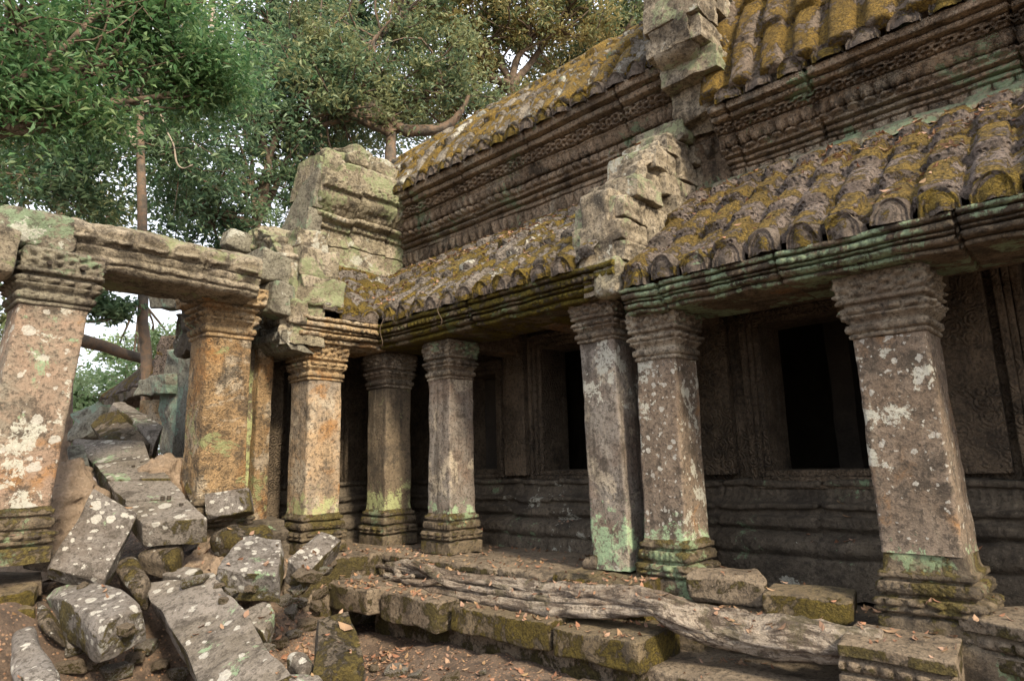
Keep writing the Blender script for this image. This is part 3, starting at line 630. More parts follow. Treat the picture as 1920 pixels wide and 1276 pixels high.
# --- upper walls with stacked mouldings and cornice
def upper_prof(z0, x0, zt, xt):
    zz = lambda q: z0+(zt-z0)*q; xx = lambda q: x0+(xt-x0)*q
    return [(x0, z0-.2), (x0, zz(.10)), (x0-.02, zz(.11)), (x0-.02, zz(.29), ('pend', .05, .13)), (xx(.14), zz(.295)), (xx(.14), zz(.335)), (xx(.05), zz(.34)), (xx(.05), zz(.352)), (xx(.24), zz(.36)), (xx(.24), zz(.40), ('bead', .014, .05)), (xx(.12), zz(.405)), (xx(.12), zz(.42)), (xx(.34), zz(.43)), (xx(.34), zz(.445)), (xx(.38), zz(.46)), (xx(.38), zz(.54), ('bead', .045, .12)), (xx(.22), zz(.545)), (xx(.22), zz(.565)), (xx(.36), zz(.575)), (xx(.52), zz(.66), ('leaf', .045, .11)), (xx(.58), zz(.68)), (xx(.42), zz(.685)), (xx(.42), zz(.70)), (xx(.62), zz(.71)), (xx(.72), zz(.80), ('scroll', .03, .15)), (xx(.60), zz(.805)), (xx(.60), zz(.82)), (xx(.84), zz(.83)), (xx(.86), zz(.88), ('rope', .01, .035)), (xx(.70), zz(.885)), (xx(.70), zz(.90)), (xx(1.0), zz(.91)), (xx(1.02), zz(1.0)), (x0+.1, zz(1.02))]
mb = MB(); sweep(mb, upper_prof(3.45, 5.5, 4.12, 5.10), 'y', -2.3, 2.35, seed=12, ds=.010, amp=.007, joint=1.1); mb.build('upper_wall', M['wall'], G)
mb = MB(); sweep(mb, upper_prof(3.72, 5.5, 4.78, 5.10), 'y', 2.32, 7.25, seed=13, ds=.011, amp=.008, joint=1.1); mb.build('upper_wall', M['wall'], G)
# --- upper vaults
mb = MB(); roofsurf(mb, [(5.12, 4.18), (5.22, 4.5), (5.42, 4.95), (5.75, 5.5), (6.15, 5.98), (6.6, 6.32), (7.2, 6.5), (7.9, 6.3), (8.3, 5.6), (8.4, 4.2)], 'y', -2.3, 2.45, .27, (.09, .19, .30, .42, .54, .7, .85), seed=17, rib=.07, step=.045)
uR = mb.build('upper_roof', M['roof_gold'], G); uR['label'] = 'steep upper vault of the right part under golden moss'
mb = MB(); roofsurf(mb, [(5.12, 4.82), (5.28, 5.13), (5.62, 5.58), (6.05, 6.0), (6.6, 6.35), (7.2, 6.5), (7.9, 6.3), (8.3, 5.6), (8.4, 4.6)], 'y', 2.35, 8.3, .24, (.10, .2, .31, .42, .54, .7, .85), seed=19, rib=.075, step=.035, amp=.009)
uL = mb.build('upper_roof', M['roof_up'], G); uL['label'] = 'steep upper vault of the left part streaked with ochre moss'
k = 0; y = -1.9
while y < 2.25: antefix(uR, 5.12, y, 4.12, -math.pi/2, (1.1, 1, .85), k); k += 1; y += .27
y = 2.8
while y < 7.2: antefix(uL, 5.11, y, 4.76, -math.pi/2, (.95, 1, .85+.1*random.random()), k); k += 1; y += .24
# --- carved gable ends facing the right part
mb = MB(); plate(mb, [(2.38, 4.12, 4.9), (2.9, 4.14, 5.6), (3.12, 4.17, 6.0), (3.28, 4.30, 6.1), (3.5, 4.52, 6.1), (3.75, 4.80, 6.1), (4.0, 5.08, 6.1), (4.2, 5.32, 6.05), (4.34, 5.55, 6.0), (4.42, 5.75, 5.95)], 'y', YS+.06, .30, seed=3, relief=.02, freq=5)
LG = [(2.38, 4.09, 4.6), (2.9, 4.10, 5.3), (3.12, 4.14, 5.8), (3.28, 4.27, 6.0), (3.5, 4.50, 6.05), (3.75, 4.78, 6.1), (4.0, 5.06, 6.1), (4.2, 5.30, 6.0), (4.4, 5.6, 5.95)]
masonry(mb, LG, 'y', YS-.05, .5, 5)
mb.build('lower_gable', M['front'], G)['label'] = 'pale carved half gable between the two lower roofs'
mb = MB(); plate(mb, [(4.05, 5.35, 6.2), (4.35, 5.25, 6.5), (4.55, 5.15, 6.8), (4.66, 4.86, 7), (4.9, 4.78, 7.2), (5.4, 4.86, 7.5), (5.9, 5.15, 7.5), (6.4, 5.6, 7.4), (6.8, 6.1, 7.3), (7.05, 6.6, 7.0)], 'y', 2.34, .36, seed=8, relief=.02, freq=4)
UG = [(4.15, 5.30, 5.9), (4.5, 5.10, 6.2), (4.7, 4.84, 6.3), (4.95, 4.76, 6.4), (5.4, 4.84, 6.6), (5.9, 5.13, 6.9), (6.4, 5.58, 7.1), (6.8, 6.08, 7.1)]
masonry(mb, UG, 'y', 2.22, .55, 9, hz=.26, w=(.26, .5))
mb.build('upper_gable', M['front'], G)['label'] = 'tall pale carved gable at the step between the two upper vaults'
# stepped stones at the foot of the lower gable
block('gable_foot', (4.20, 2.84, 2.50), (.26, .26, .30), M['tower'], G, n=14, r=.05, amp=.02, chips=3)
block('gable_stone', (4.30, 2.96, 3.02), (.32, .30, .5), M['front'], G, n=14, r=.03, amp=.02, chips=3)

# ================================================================== THE WING (turns left at the far end)
Wg = empty('temple_wing', (3.9, 7.2, .2), 'ruined side wing with tall lichen covered wall block and low tiled roof', 'temple')
column(4.48, 6.22, .36, .22, 2.34, M['shaft_green'], M['cap'], M['base'], Wg, seed=6, label='dark pillar in the inner corner with a bright green lichen streak')
column(3.55, 6.24, .39, .24, 2.36, M['shaft_tan'], M['cap_gold'], M['base'], Wg, (.0, 0), seed=7, label='tan and blue grey pillar with golden lotus capital at the wing corner')
block('floor', (3.75, 6.95, -.1), (1.6, 2.6, .66), M['step'], Wg, n=16, r=.04, amp=.015, chips=1)
mb = MB()
bpw = lambda y0, zb, zt: [(p[0]-4.1+y0, p[1]) + tuple(p[2:]) for p in beam_prof(zb, zt, 4.1)]
sweep(mb, bpw(5.86, 2.34, 2.60), 'x', 3.16, 4.22, seed=21, amp=.014, joint=.7); mb.build('eaves_beam', M['cap_gold'], Wg)
mb = MB(); roofsurf(mb, [(5.88, 2.66), (6.2, 2.95), (6.6, 3.24), (7.0, 3.5), (7.3, 3.62)], 'x', 3.4, 5.6, .24, (.35, .65), seed=23, rib=.05, step=.04)
rW = mb.build('lower_roof', M['roof_low'], Wg)
for q, x in enumerate((3.72, 3.95)): antefix(rW, x, 5.90, 2.60, 0, (.98, 1, .9), q)
wall_with_holes('y', 7.3, .4, 3.1, 5.5, .1, 3.6, [(3.92, 4.42, .95, 2.15)], M['dim'], Wg)
frame('y', 7.3, 3.92, 4.42, .95, 2.15, M['dim'], Wg)
mb = MB(); sweep(mb, [(p[0]+1.8,)+tuple(p[1:]) for p in foot_prof], 'x', 3.2, 5.3, ds=.03, seed=31); mb.build('wall_foot', M['dimbase'], Wg)
block('back_wall', (4.65, 9.0, 1.8), (2.1, .3, 3.4), M['inside'], Wg, n=6, chips=0)
# upper block of the wing
mb = MB()
tp = [(7.22, 3.45), (7.16, 3.60), (7.16, 3.66), (7.22, 3.70), (7.22, 3.90), (7.25, 3.905), (7.25, 3.915), (7.22, 3.92), (7.22, 4.12), (7.19, 4.14), (7.19, 4.20, ('leaf', .014, .07)), (7.08, 4.24), (7.08, 4.29, ('bead', .014, .07)), (7.14, 4.31), (7.06, 4.38, ('petal', .014, .09)), (6.98, 4.46, ('petal', .014, .09)), (6.96, 4.50), (6.96, 4.56, ('rope', .008, .04)), (6.90, 4.59), (6.90, 4.70, ('scroll', .014, .12)), (7.0, 4.73), (7.02, 4.98), (7.06, 5.02), (7.3, 5.08), (7.6, 5.08), (7.8, 4.6)]
sweep(mb, tp, 'x', 3.97, 5.66, seed=41, ds=.01, amp=.014, joint=.42, jit=.026); mb.build('upper_wall', M['tower'], Wg)['label'] = 'upper wall block in pale buff stone with moulded bands'
mb = MB()
sd8 = [(3.84, 7.14, 3.4), (4.05, 7.14, 3.4), (4.05, 8.7, 3.4), (3.80, 8.6, 3.4), (3.84, 7.1, 4.30), (4.05, 7.1, 4.3), (4.05, 8.1, 4.25), (3.82, 8.05, 4.16)]
hexa(mb, sd8, n=18, amp=.02, chips=2)
sd8 = [(3.90, 7.08, 4.30), (4.05, 7.08, 4.30), (4.05, 7.95, 4.3), (3.88, 7.9, 4.2), (3.92, 7.0, 4.86), (4.08, 7.0, 4.9), (4.08, 7.5, 4.75), (3.92, 7.45, 4.68)]
hexa(mb, sd8, n=18, amp=.02, chips=2, s=5); mb.build('side_wall', M['tower_side'], Wg)
for c, s, rz in (((4.26, 7.40, 5.03), (.34, .5, .2), .1), ((4.46, 7.62, 5.30), (.34, .4, .18), -.2), ((4.68, 7.5, 5.24), (.30, .6, .24), -.1), ((4.78, 7.6, 5.46), (.36, .5, .16), .25), ((5.06, 7.45, 5.20), (.38, .6, .22), .05), ((5.16, 7.6, 5.40), (.40, .5, .18), -.15), ((5.5, 7.5, 5.24), (.36, .6, .28), .1), ((5.55, 7.15, 5.12), (.28, .34, .2), .2), ((4.12, 7.12, 4.96), (.24, .26, .26), 0), ((4.5, 7.12, 4.94), (.34, .2, .20), .08)):
    block('roof_stone', c, s, M['tower'], Wg, rot=(.12, random.uniform(-.12, .12), rz), n=18, r=.018, amp=.028, f=5, chips=6, chipd=.28)
# carved gable facing left, over the tan pillar
mb = MB(); plate(mb, [(2.30, 5.92, 6.9), (2.7, 5.92, 7.1), (3.1, 5.98, 7.2), (3.35, 6.1, 7.2), (3.55, 6.35, 7.15), (3.72, 6.7, 7.0)], 'x', 3.08, .36, seed=12, relief=.05, freq=6)
mb.build('side_gable', M['tower'], Wg)['label'] = 'worn carved gable with small figures facing left above the wing corner'
for c, s in (((3.40, 5.98, 2.86), (.52, .26, .30)), ((3.36, 6.02, 3.16), (.46, .28, .32)), ((3.30, 6.1, 3.42), (.36, .3, .22)), ((3.12, 6.0, 2.62), (.2, .3, .26))):
    block('gable_stone', c, s, M['tower'], Wg, n=16, r=.03, amp=.03, f=5, chips=3)
for (yy, zz_) in ((6.25, 2.75), (6.55, 2.7), (6.4, 3.1), (6.75, 3.0)):   # small weathered figures in relief
    mbx = MB(); tube(mbx, [(3.05, yy, zz_-.12), (3.02, yy, zz_), (3.03, yy, zz_+.06), (3.02, yy, zz_+.12), (3.03, yy, zz_+.17)], [.05, .045, .025, .035, .008], ns=10, amp=.01, f=12); mbx.build('relief_figure', M['tower'], Wg)
# lower left ledge under the gable
mb = MB(); sweep(mb, [(3.35, 2.22), (3.1, 2.24), (3.05, 2.3), (3.0, 2.34), (3.0, 2.42, ('leaf', .01, .06)), (3.06, 2.44), (3.3, 2.46)], 'y', 5.95, 6.9, seed=55); mb.build('side_beam', M['tower_side'], Wg)
# carved wall between door pillar and wing
block('carved_panel', (2.95, 6.80, 1.35), (.34, .3, 2.4), M['shaft_green'], Wg, n=26, r=.02, amp=.012, chips=1)
block('pilaster', (3.13, 6.66, 1.3), (.16, .26, 2.2), M['gold'], Wg, n=26, r=.02, amp=.01, chips=0)
block('recess_wall', (3.35, 7.0, 1.35), (.36, .2, 2.4), M['dim'], Wg, n=20, r=.02, amp=.01, chips=0)
mb = MB(); sweep(mb, [(6.2, .22), (6.2, .34), (6.26, .36), (6.24, .46, ('petal', .01, .08)), (6.34, .5), (6.34, .56), (6.6, .58)], 'x', 2.7, 3.3, seed=66); mb.build('wall_foot', M['dimbase'], Wg)

# thin rootlets hanging over the left eaves beam
for (x, y, z, l) in ((4.02, 5.72, 2.62, .30), (4.02, 4.75, 2.66, .26)):
    mb = MB(); tube(mb, [(x+.05, y, z+.03), (x, y-.01, z), (x-.02, y+.02, z-l*.4), (x-.01, y-.02, z-l*.8), (x, y+.01, z-l)], [.004, .004, .003, .003, .002], ns=6, amp=.004, f=9, sub=4)
    mb.build('hanging_rootlet', M['bark'], G)
# ================================================================== LEFT PORCH
P1o = column(.90, 5.80, .44, .49, 2.70, M['shaft_red'], M['cap_green'], M['base'], None, (.085, 0), seed=61, name='porch_pillar', hb=.26, hc=.42, capw=1.2, basek=.86)
tag(P1o, 'big square pillar at the far left, reddish stone blotched with white lichen', 'pillar')
mb = MB()  # two small dowel holes in the capital
for x in (.98, 1.19): tube(mb, [(x, 5.56, 2.585), (x, 5.50, 2.585)], [.018, .018], ns=8, sub=1)
mb.build('dowel_hole', M['inside'], P1o)
# carved lintel beam from the far left pillar to the door pillar
mb = MB()
lp = [(6.30, 2.60), (6.28, 2.58), (5.72, 2.585), (5.70, 2.60), (5.68, 2.62), (5.69, 2.64), (5.66, 2.65), (5.655, 2.69), (5.68, 2.70), (5.66, 2.72), (5.64, 2.76), (5.66, 2.77), (5.62, 2.79), (5.60, 2.84, ('petal', .03, .26)), (5.63, 2.93, ('petal', .03, .26)), (5.78, 3.0), (6.0, 3.02), (6.2, 2.98), (6.3, 2.9)]
lp = [(q[0], q[1]+.05)+tuple(q[2:]) for q in lp]
sweep(mb, lp, 'x', 1.13, 2.62, seed=71, amp=.015, joint=.9)
L_ = mb.build('stone_lintel', M['lintel'], None, origin=(2.0, 5.9, 2.6))
tag(L_, 'long moulded stone lintel bridging the far left pillar and the golden door pillar', 'lintel')
block('lintel_stone', (.88, 5.86, 2.86), (.52, .56, .28), M['cap_green'], rot=(0, .05, .08), n=22, r=.06, amp=.03, f=3, chips=5, chipd=.3, label='rounded lichen block lying on top of the far left pillar', cat='stone block')
block('porch_beam', (.50, 6.15, 2.62), (.42, 1.5, .34), M['lintel'], rot=(.0, .05, .12), n=20, r=.05, amp=.025, f=3, chips=3, label='weathered beam end at the left edge behind the far left pillar', cat='stone beam')
block('porch_wall', (.30, 7.4, 1.55), (.5, 1.2, 2.0), M['dimbase'], n=22, r=.05, amp=.03, f=3, chips=2, label='dark stone wall at the left edge behind the blotched pillar', cat='wall')
# golden door pillar
P2o = column(2.55, 6.30, .43, .45, 2.80, M['gold'], M['cap_gold'], M['base'], None, seed=81, name='door_pillar', hc=.50, capw=1.55)
tag(P2o, 'wide golden brown carved door pillar under the right end of the lintel', 'pillar')
# blocks on top, between lintel and wing
for (c, s, r, lab) in (((2.98, 6.22, 3.05), (.56, .5, .32), (.03, .03, .15), 'greenish squared block on the right end of the lintel'),
                       ((2.95, 6.02, 2.72), (.26, .3, .30), (0, .1, .1), 'small mossy stone wedged between lintel and wing gable'),
                       ((3.25, 7.0, 3.52), (.9, .22, .2), (0, .18, .0), 'narrow stone bar lying behind the greenish block')):
    block('loose_block', c, s, M['tower_side'], rot=r, n=18, r=.03, amp=.025, f=4, chips=3, label=lab, cat='stone block')

# ================================================================== RUIN SEEN THROUGH THE DOORWAY
R_ = empty('ruined_shrine', tuple(at(300, 800, 9.5)), 'collapsed shrine seen through the doorway with greenish door jamb and sloping roof', 'ruin')
def pxbox(name, pxs, th, mat, parent=None, n=14, **k):
    """front face by four pixel/depth corners (ordered round the face)"""
    mb = MB(); kw = {q: k.pop(q) for q in ('r', 'amp', 'f', 'chips', 'chipd', 's', 'relief') if q in k}; tp_ = k.pop('taper', 0)
    c8 = slab8([at(*q) for q in pxs], th, tp_); hexa(mb, c8, n=n, **kw)
    o = mb.build(name, mat, parent, origin=(sum(c8)/8 if parent is None else None)); return tag(o, k.get('label'), k.get('cat'), k.get('group'))
pxbox('door_jamb', [(336, 668, 7.6), (361, 660, 7.4), (352, 860, 7.3), (322, 858, 7.6)], .25, M['ruin'], R_, amp=.015)
pxbox('door_opening_shade', [(358, 690, 7.9), (385, 690, 7.9), (385, 880, 7.9), (350, 870, 7.9)], .2, M['inside'], R_, amp=.0, chips=0)  # near-black panel paints the shade inside the door opening
pxbox('wall', [(312, 655, 8.6), (345, 650, 8.2), (338, 740, 8.2), (306, 742, 8.6)], .4, M['ruin'], R_, amp=.03)
pxbox('wall', [(300, 738, 8.6), (338, 738, 8.2), (330, 850, 8.2), (300, 850, 8.6)], .4, M['ruin'], R_, amp=.03, s=3)
pxbox('cornice', [(258, 712, 8.6), (312, 700, 8.2), (312, 738, 8.2), (252, 742, 8.6)], .5, M['ruin'], R_, amp=.03, chips=4)
pxbox('yellow_stone', [(262, 752, 8.8), (312, 750, 8.6), (312, 800, 8.6), (258, 800, 8.8)], .4, M['cap_gold'], R_, amp=.03)
pxbox('roof_gable', [(296, 625, 9.0), (322, 632, 8.9), (312, 712, 8.9), (286, 712, 9.0)], .3, M['roof'], R_, amp=.03)
mb = MB(); hexa(mb, slab8([at(185, 748, 11.5), at(262, 690, 11.5), at(316, 655, 9.2), at(300, 705, 9.0)], .4), n=30, amp=.03, f=4, chips=2); mb.build('sloping_roof', M['roof'], R_)
mb = MB(); hexa(mb, slab8([at(188, 752, 11.2), at(300, 708, 8.8), at(298, 722, 8.8), at(190, 768, 11.2)], .3), n=24, amp=.03, f=6, chips=2); mb.build('roof_edge', M['fallen_moss'], R_)
pxbox('broken_wall', [(132, 778, 9.5), (185, 748, 9.5), (188, 800, 9.2), (130, 830, 9.2)], .8, M['ruin'], label='low dark broken wall behind the fallen blocks, left of the shrine', cat='wall', amp=.05, f=5, chips=5, n=20)
pxbox('capital_block', [(275, 545, 6.6), (340, 528, 6.4), (343, 575, 6.4), (280, 580, 6.6)], .3, M['ruin'], label='grey moulded capital stone hanging under the lintel left of the door pillar', cat='stone block', amp=.02, chips=3, n=18)
pxbox('eroded_bracket', [(330, 582, 6.6), (368, 560, 6.3), (365, 660, 6.3), (325, 668, 6.6)], .22, M['dimbase'], label='dark eroded bracket under the grey capital stone', cat='stone block', amp=.05, f=7, chips=4, n=20)

# ================================================================== FALLEN STONES (top or visible face given corner by corner)
FG = 'fallen stone blocks heaped in front of the porch'
def fallen(lab, pxs, th, mat='fallen', name='stone_block', n=24, group=FG, **k):
    th *= .74; k.setdefault('r', .012); k.setdefault('amp', .03); k.setdefault('f', 2.3); k.setdefault('chips', 10); k.setdefault('chipd', .21)
    return pxbox(name, pxs, th, M[mat], n=n, label=lab, cat='stone block', group=group, **k)
fallen('large flat slab with grey top and few pale spots, sliding towards the bottom edge', [(272, 1088, 4.75), (404, 1076, 4.70), (545, 1262, 3.55), (395, 1330, 3.45)], .30, 'fallen2', n=34, chips=4, s=1)
fallen('squat block with white spotted top at lower left, greenish sloping front', [(82, 1108, 4.45), (150, 1082, 4.65), (266, 1128, 4.25), (190, 1172, 3.98)], .36, n=30, s=2, chipd=.2)
fallen('tall leaning slab covered with white lichen discs, below the far left pillar', [(172, 912, 4.95), (254, 958, 4.98), (198, 1094, 4.5), (82, 1072, 4.42)], .26, n=32, s=3)
for k_, (p, lab) in enumerate((([(132, 822, 6.7), (268, 824, 6.7), (284, 861, 6.25), (174, 864, 6.2)], 'uppermost of the four flush slabs running down from the doorway'),
                        ([(174, 866, 6.2), (285, 863, 6.25), (320, 896, 5.85), (200, 898, 5.8)], 'second slab from the top of the flush row, with two dowel holes'),
                        ([(200, 900, 5.8), (321, 898, 5.85), (352, 932, 5.45), (234, 938, 5.4)], 'third slab from the top of the flush row, plain grey'),
                        ([(234, 940, 5.4), (352, 934, 5.45), (386, 972, 5.1), (264, 980, 4.95)], 'lowest slab of the flush row, with a broken thick front edge'))):
    fallen(lab, p, .26, 'fallen2', n=20, s=10+k_, chips=2+(k_ == 3)*3, amp=.012)
mb = MB()
for q in ((250, 873, 6.09), (275, 872, 6.1), (266, 866, 6.2), (317, 930, 5.43), (305, 931, 5.42), (340, 944, 5.33)):
    c = at(*q)-ray(q[0], q[1])*.004; tube(mb, [c+np.array([0, 0, -.03]), c+np.array([0, 0, .006])], [.017, .017], ns=8, sub=1)
o = mb.build('dowel_holes', M['inside'], bpy.data.objects['stone_block.004'])
o.name = 'dowel_hole'
fallen('small block with big pale lichen patches beside the golden door pillar', [(384, 922, 5.6), (462, 906, 5.7), (471, 952, 5.6), (386, 968, 5.5)], .28, n=20, s=20)
fallen('mossy pointed stone left of the small patched block', [(345, 905, 5.9), (392, 888, 6.0), (398, 935, 5.8), (372, 965, 5.7)], .3, 'fallen_moss', n=20, s=21, amp=.035)
fallen('rounded mossy boulder in the middle of the heap', [(372, 1000, 5.2), (440, 966, 5.5), (512, 972, 5.4), (505, 1040, 5.1)], .4, 'fallen_moss', n=26, s=22, r=.12, amp=.03)
fallen('big tilted block with clean grey top and mossy flank, right of the heap centre', [(452, 1002, 5.1), (534, 1008, 5.0), (524, 1080, 4.55), (400, 1064, 4.55)], .30, n=30, s=23, chipd=.22)
fallen('long narrow tilted stone leaning up to the tan wing pillar', [(598, 992, 5.3), (640, 1010, 5.2), (575, 1078, 4.75), (540, 1046, 4.8)], .26, n=28, s=24)
fallen('mossy wedge stone under the lowest slab of the flush row', [(248, 1030, 5.0), (310, 1004, 5.2), (342, 1015, 5.15), (330, 1062, 4.9)], .28, 'fallen_moss', n=20, s=25, r=.05)
fallen('mossy boulder with leaves, just right of the tall leaning slab', [(200, 1050, 4.8), (245, 1032, 4.9), (282, 1078, 4.65), (262, 1120, 4.5)], .32, 'fallen_moss', n=22, s=26, r=.09, amp=.03)
fallen('pointed stone with large white discs in the bottom left corner', [(18, 1185, 3.95), (58, 1166, 4.05), (120, 1262, 3.6), (40, 1300, 3.45)], .34, n=26, s=27, r=.05)
fallen('flat grey stone cut by the bottom edge at the left', [(30, 1262, 3.4), (75, 1244, 3.5), (112, 1280, 3.4), (60, 1310, 3.3)], .2, n=18, s=28)
fallen('grey angular stone between the large flat slab and the big tilted block', [(448, 1138, 4.5), (500, 1124, 4.6), (518, 1150, 4.45), (500, 1188, 4.25)], .22, 'fallen2', n=18, s=29)
fallen('upright dark pitted stone with leaves in its hollow, bottom centre left', [(600, 1150, 4.1), (655, 1136, 4.2), (684, 1262, 3.7), (580, 1270, 3.6)], .34, 'fallen_moss', n=30, s=30, amp=.03)
fallen('round grey stone at the foot of the dark pitted stone', [(532, 1225, 3.9), (572, 1216, 3.95), (596, 1240, 3.85), (575, 1262, 3.75)], .18, 'fallen2', n=16, s=31, r=.07)
fallen('thin stone cut by the bottom edge beside the round grey stone', [(536, 1268, 3.6), (590, 1262, 3.65), (604, 1284, 3.55), (545, 1292, 3.5)], .14, 'fallen2', n=14, s=32)
fallen('tilted reddish block high up in the doorway', [(207, 750, 7.6), (232, 748, 7.8), (312, 802, 7.2), (290, 822, 6.9)], .42, 'fallen2', n=24, s=33)
fallen('big face of stone under the tilted reddish block in the doorway', [(168, 795, 7.2), (205, 760, 7.4), (285, 830, 6.9), (200, 830, 6.8)], .5, 'fallen_moss', n=24, s=34)
fallen('dark green block wedged behind the far left pillar', [(122, 838, 6.2), (150, 835, 6.3), (172, 872, 6.0), (140, 884, 5.9)], .3, 'ruin', n=18, s=35)
fallen('flat pale stone on the soil at the foot of the far left pillar', [(38, 1046, 4.75), (80, 1026, 4.95), (112, 1028, 4.95), (95, 1048, 4.75)], .12, 'step', n=14, s=36)
fallen('flat grey stone between the mossy wedge and the large flat slab', [(300, 1072, 4.95), (345, 1058, 5.05), (382, 1064, 5.0), (350, 1082, 4.85)], .12, 'fallen2', n=14, s=37)
fallen('brown stone half buried in front of the pointed corner stone', [(60, 1120, 4.4), (88, 1140, 4.3), (95, 1190, 4.1), (58, 1170, 4.2)], .25, 'fallen_moss', n=16, s=38, r=.06)
# stepped blocks at the left edge
SG = 'stepped blocks at the left edge'
fallen('upper course of the stepped blocks at the left edge, with worn grey top', [(-60, 1072, 4.7), (84, 1062, 4.9), (82, 1090, 4.55), (-70, 1105, 4.3)], .15, 'step', n=24, s=40, group=SG)
fallen('middle course of the stepped blocks at the left edge', [(-60, 1110, 4.4), (70, 1094, 4.5), (66, 1108, 4.4), (-70, 1124, 4.2)], .17, 'step_moss', n=24, s=41, group=SG)
fallen('lowest mossy course of the stepped blocks at the left edge', [(-60, 1150, 4.3), (66, 1130, 4.4), (60, 1140, 4.3), (-70, 1165, 4.15)], .22, 'step_moss', n=24, s=42, group=SG)
# termite mounds of bare ochre earth
def mound(lab, px, py, d, sx, sy, sz, s):
    c = at(px, py, d); u = np.linspace(0, 2*np.pi, 70, endpoint=False); v = np.linspace(0, 1, 40); U, V = np.meshgrid(u, v, indexing='ij')
    rr = (1-V)**.55; P = np.stack([c[0]+sx*rr*np.cos(U), c[1]+sy*rr*np.sin(U), c[2]-sz+sz*V*1.0], -1)
    P = warp(P, .10, 3.0, 5, s); P = warp(P, .03, 10, 4, s+4)
    mb = MB(); mb.grid(P, wrap=True); tag(mb.build('earth_mound', M['mound'], None, origin=(c[0], c[1], c[2]-sz)), lab, 'earth mound', 'bare earth mounds')
mound('ochre earth mound between the far left pillar and the flush slabs', 135, 868, 5.7, .42, .5, .85, 3)
mound('ochre earth mound with two knobs at the foot of the door pillar', 312, 852, 6.15, .40, .35, .55, 8)
mound('dusty earth slope under the middle boulders', 420, 1000, 5.6, .55, .5, .4, 12)

# small rubble
RG = 'small rubble stones on the soil'
rub = []
for k_ in range(4):
    mb = MB(); hexa(mb, [np.array(q)*np.array([1, .8, .6])*(1+.3*np.array([math.sin(k_*3+i), math.cos(k_+i*2), math.sin(i+k_)])) for i, q in enumerate(HEX)], n=9, r=.25, amp=.16, f=1.2, chips=4, s=k_, chipd=.2)
    rub.append(mb.build('rubble_stone', M['fallen2' if k_ % 2 else 'step'], None, origin=(0, 0, 0)))
bpy.context.view_layer.update(); DG = bpy.context.evaluated_depsgraph_get()
def down(x, y, z=2.0):
    h, p, n, _, ob, _ = SC.ray_cast(DG, (x, y, z), (0, 0, -1)); return (np.array(p), np.array(n), ob) if h else None
def through(px, py):
    h, p, n, _, ob, _ = SC.ray_cast(DG, tuple(EYE), tuple(ray(px, py))); return (np.array(p), np.array(n), ob) if h else None
spots = [(575, 1080), (600, 1072), (622, 1100), (640, 1122), (598, 1112), (560, 1105), (470, 1108), (430, 1112), (410, 1098), (545, 1150), (575, 1175), (548, 1192), (520, 1205), (500, 1215), (590, 1135), (690, 1155), (720, 1235), (742, 1262), (700, 1255), (780, 1268), (250, 1235), (220, 1260), (180, 1250), (330, 1270), (300, 1250), (150, 1215), (130, 1255), (365, 1095), (420, 1126), (560, 1128), (640, 1085), (660, 1092), (845, 1272), (905, 1262), (620, 1060), (1290, 1165), (230, 1180), (275, 1215), (155, 1100), (530, 1130)]
for i, (px, py) in enumerate(spots):
    q = through(px, py); p = q[0]; d_ = down(p[0], p[1]) if p[2] < 1 else None
    z = p[2]
    o = rub[i] if i < 4 else rub[i % 4].copy()
    if i >= 4: COL.objects.link(o)
    s = random.uniform(.025, .075); o.location = (p[0], p[1], z+s*.25); o.scale = (s*1.3, s, s*.9); o.rotation_euler = (random.uniform(-.4, .4), random.uniform(-.4, .4), random.uniform(0, 6))
    ar = ('beside the end of the lower step' if px > 555 and py < 1150 else 'at the bottom edge below the lower step' if px > 605 else 'between the large flat slab and upright dark stone' if px > 510 else 'right of the large flat slab' if px > 355 else 'between the squat block and the large flat slab' if px > 190 else 'around the squat white spotted block')
    tag(o, 'one of the small rubble stones '+ar, 'rubble', 'rubble stones '+ar)

# ================================================================== STEPS AND CARVED BLOCKS ON THE RIGHT
def stepblock(lab, x0, x1, y0, y1, zt, th, mat='step', grp='long step stones below the gallery floor', prof=None, s=0, rot=(0, 0, 0), cat='step stone', name='step_stone', n=30, **k):
    k.setdefault('r', .02); k.setdefault('amp', .016); k.setdefault('f', 3.5); k.setdefault('chips', 3)
    return block(name, ((x0+x1)/2, (y0+y1)/2, zt-th/2), (x1-x0, y1-y0, th), M[mat], rot=rot, label=lab, cat=cat, group=grp, n=n, s=s, **k)
# moulded face of the gallery floor
mb = MB(); sweep(mb, [(4.16, -.1), (4.10, -.08), (4.04, -.06), (4.04, -.01), (4.09, .0), (4.08, .03), (4.05, .04, ('rope', .006, .04)), (4.05, .09, ('rope', .006, .04)), (4.08, .10), (4.07, .12), (4.02, .13), (4.0, .14), (4.0, .195), (4.03, .21), (4.2, .212), (4.5, .214)], 'y', 3.42, 6.55, seed=90, amp=.014, joint=.9); tag(mb.build('platform_edge', M['step'], None, origin=(4.1, 5, 0)), 'moulded edge stone of the gallery floor behind the root', 'step stone')
mb = MB(); sweep(mb, [(4.3, -.12), (4.0, -.10), (3.98, -.03), (4.03, -.02), (4.03, .01), (4.0, .02), (4.0, .08, ('bead', .014, .07)), (4.04, .09), (4.04, .13), (3.98, .15), (3.97, .19), (3.99, .225), (4.2, .235), (4.5, .235)], 'y', 2.62, 3.40, seed=91, amp=.014, joint=.6); tag(mb.build('carved_plinth', M['step_moss'], None, origin=(4.1, 3, 0)), 'mossy carved plinth stone in front of the two close pillars', 'plinth stone')
stepblock('left end of the lower step, beside the fallen heap', 3.40, 4.1, 5.02, 5.80, .02, .22, s=1)
stepblock('second stone of the lower step with a chipped corner', 3.52, 4.1, 4.22, 5.0, -.0, .24, 'step', s=2, chipd=.3)
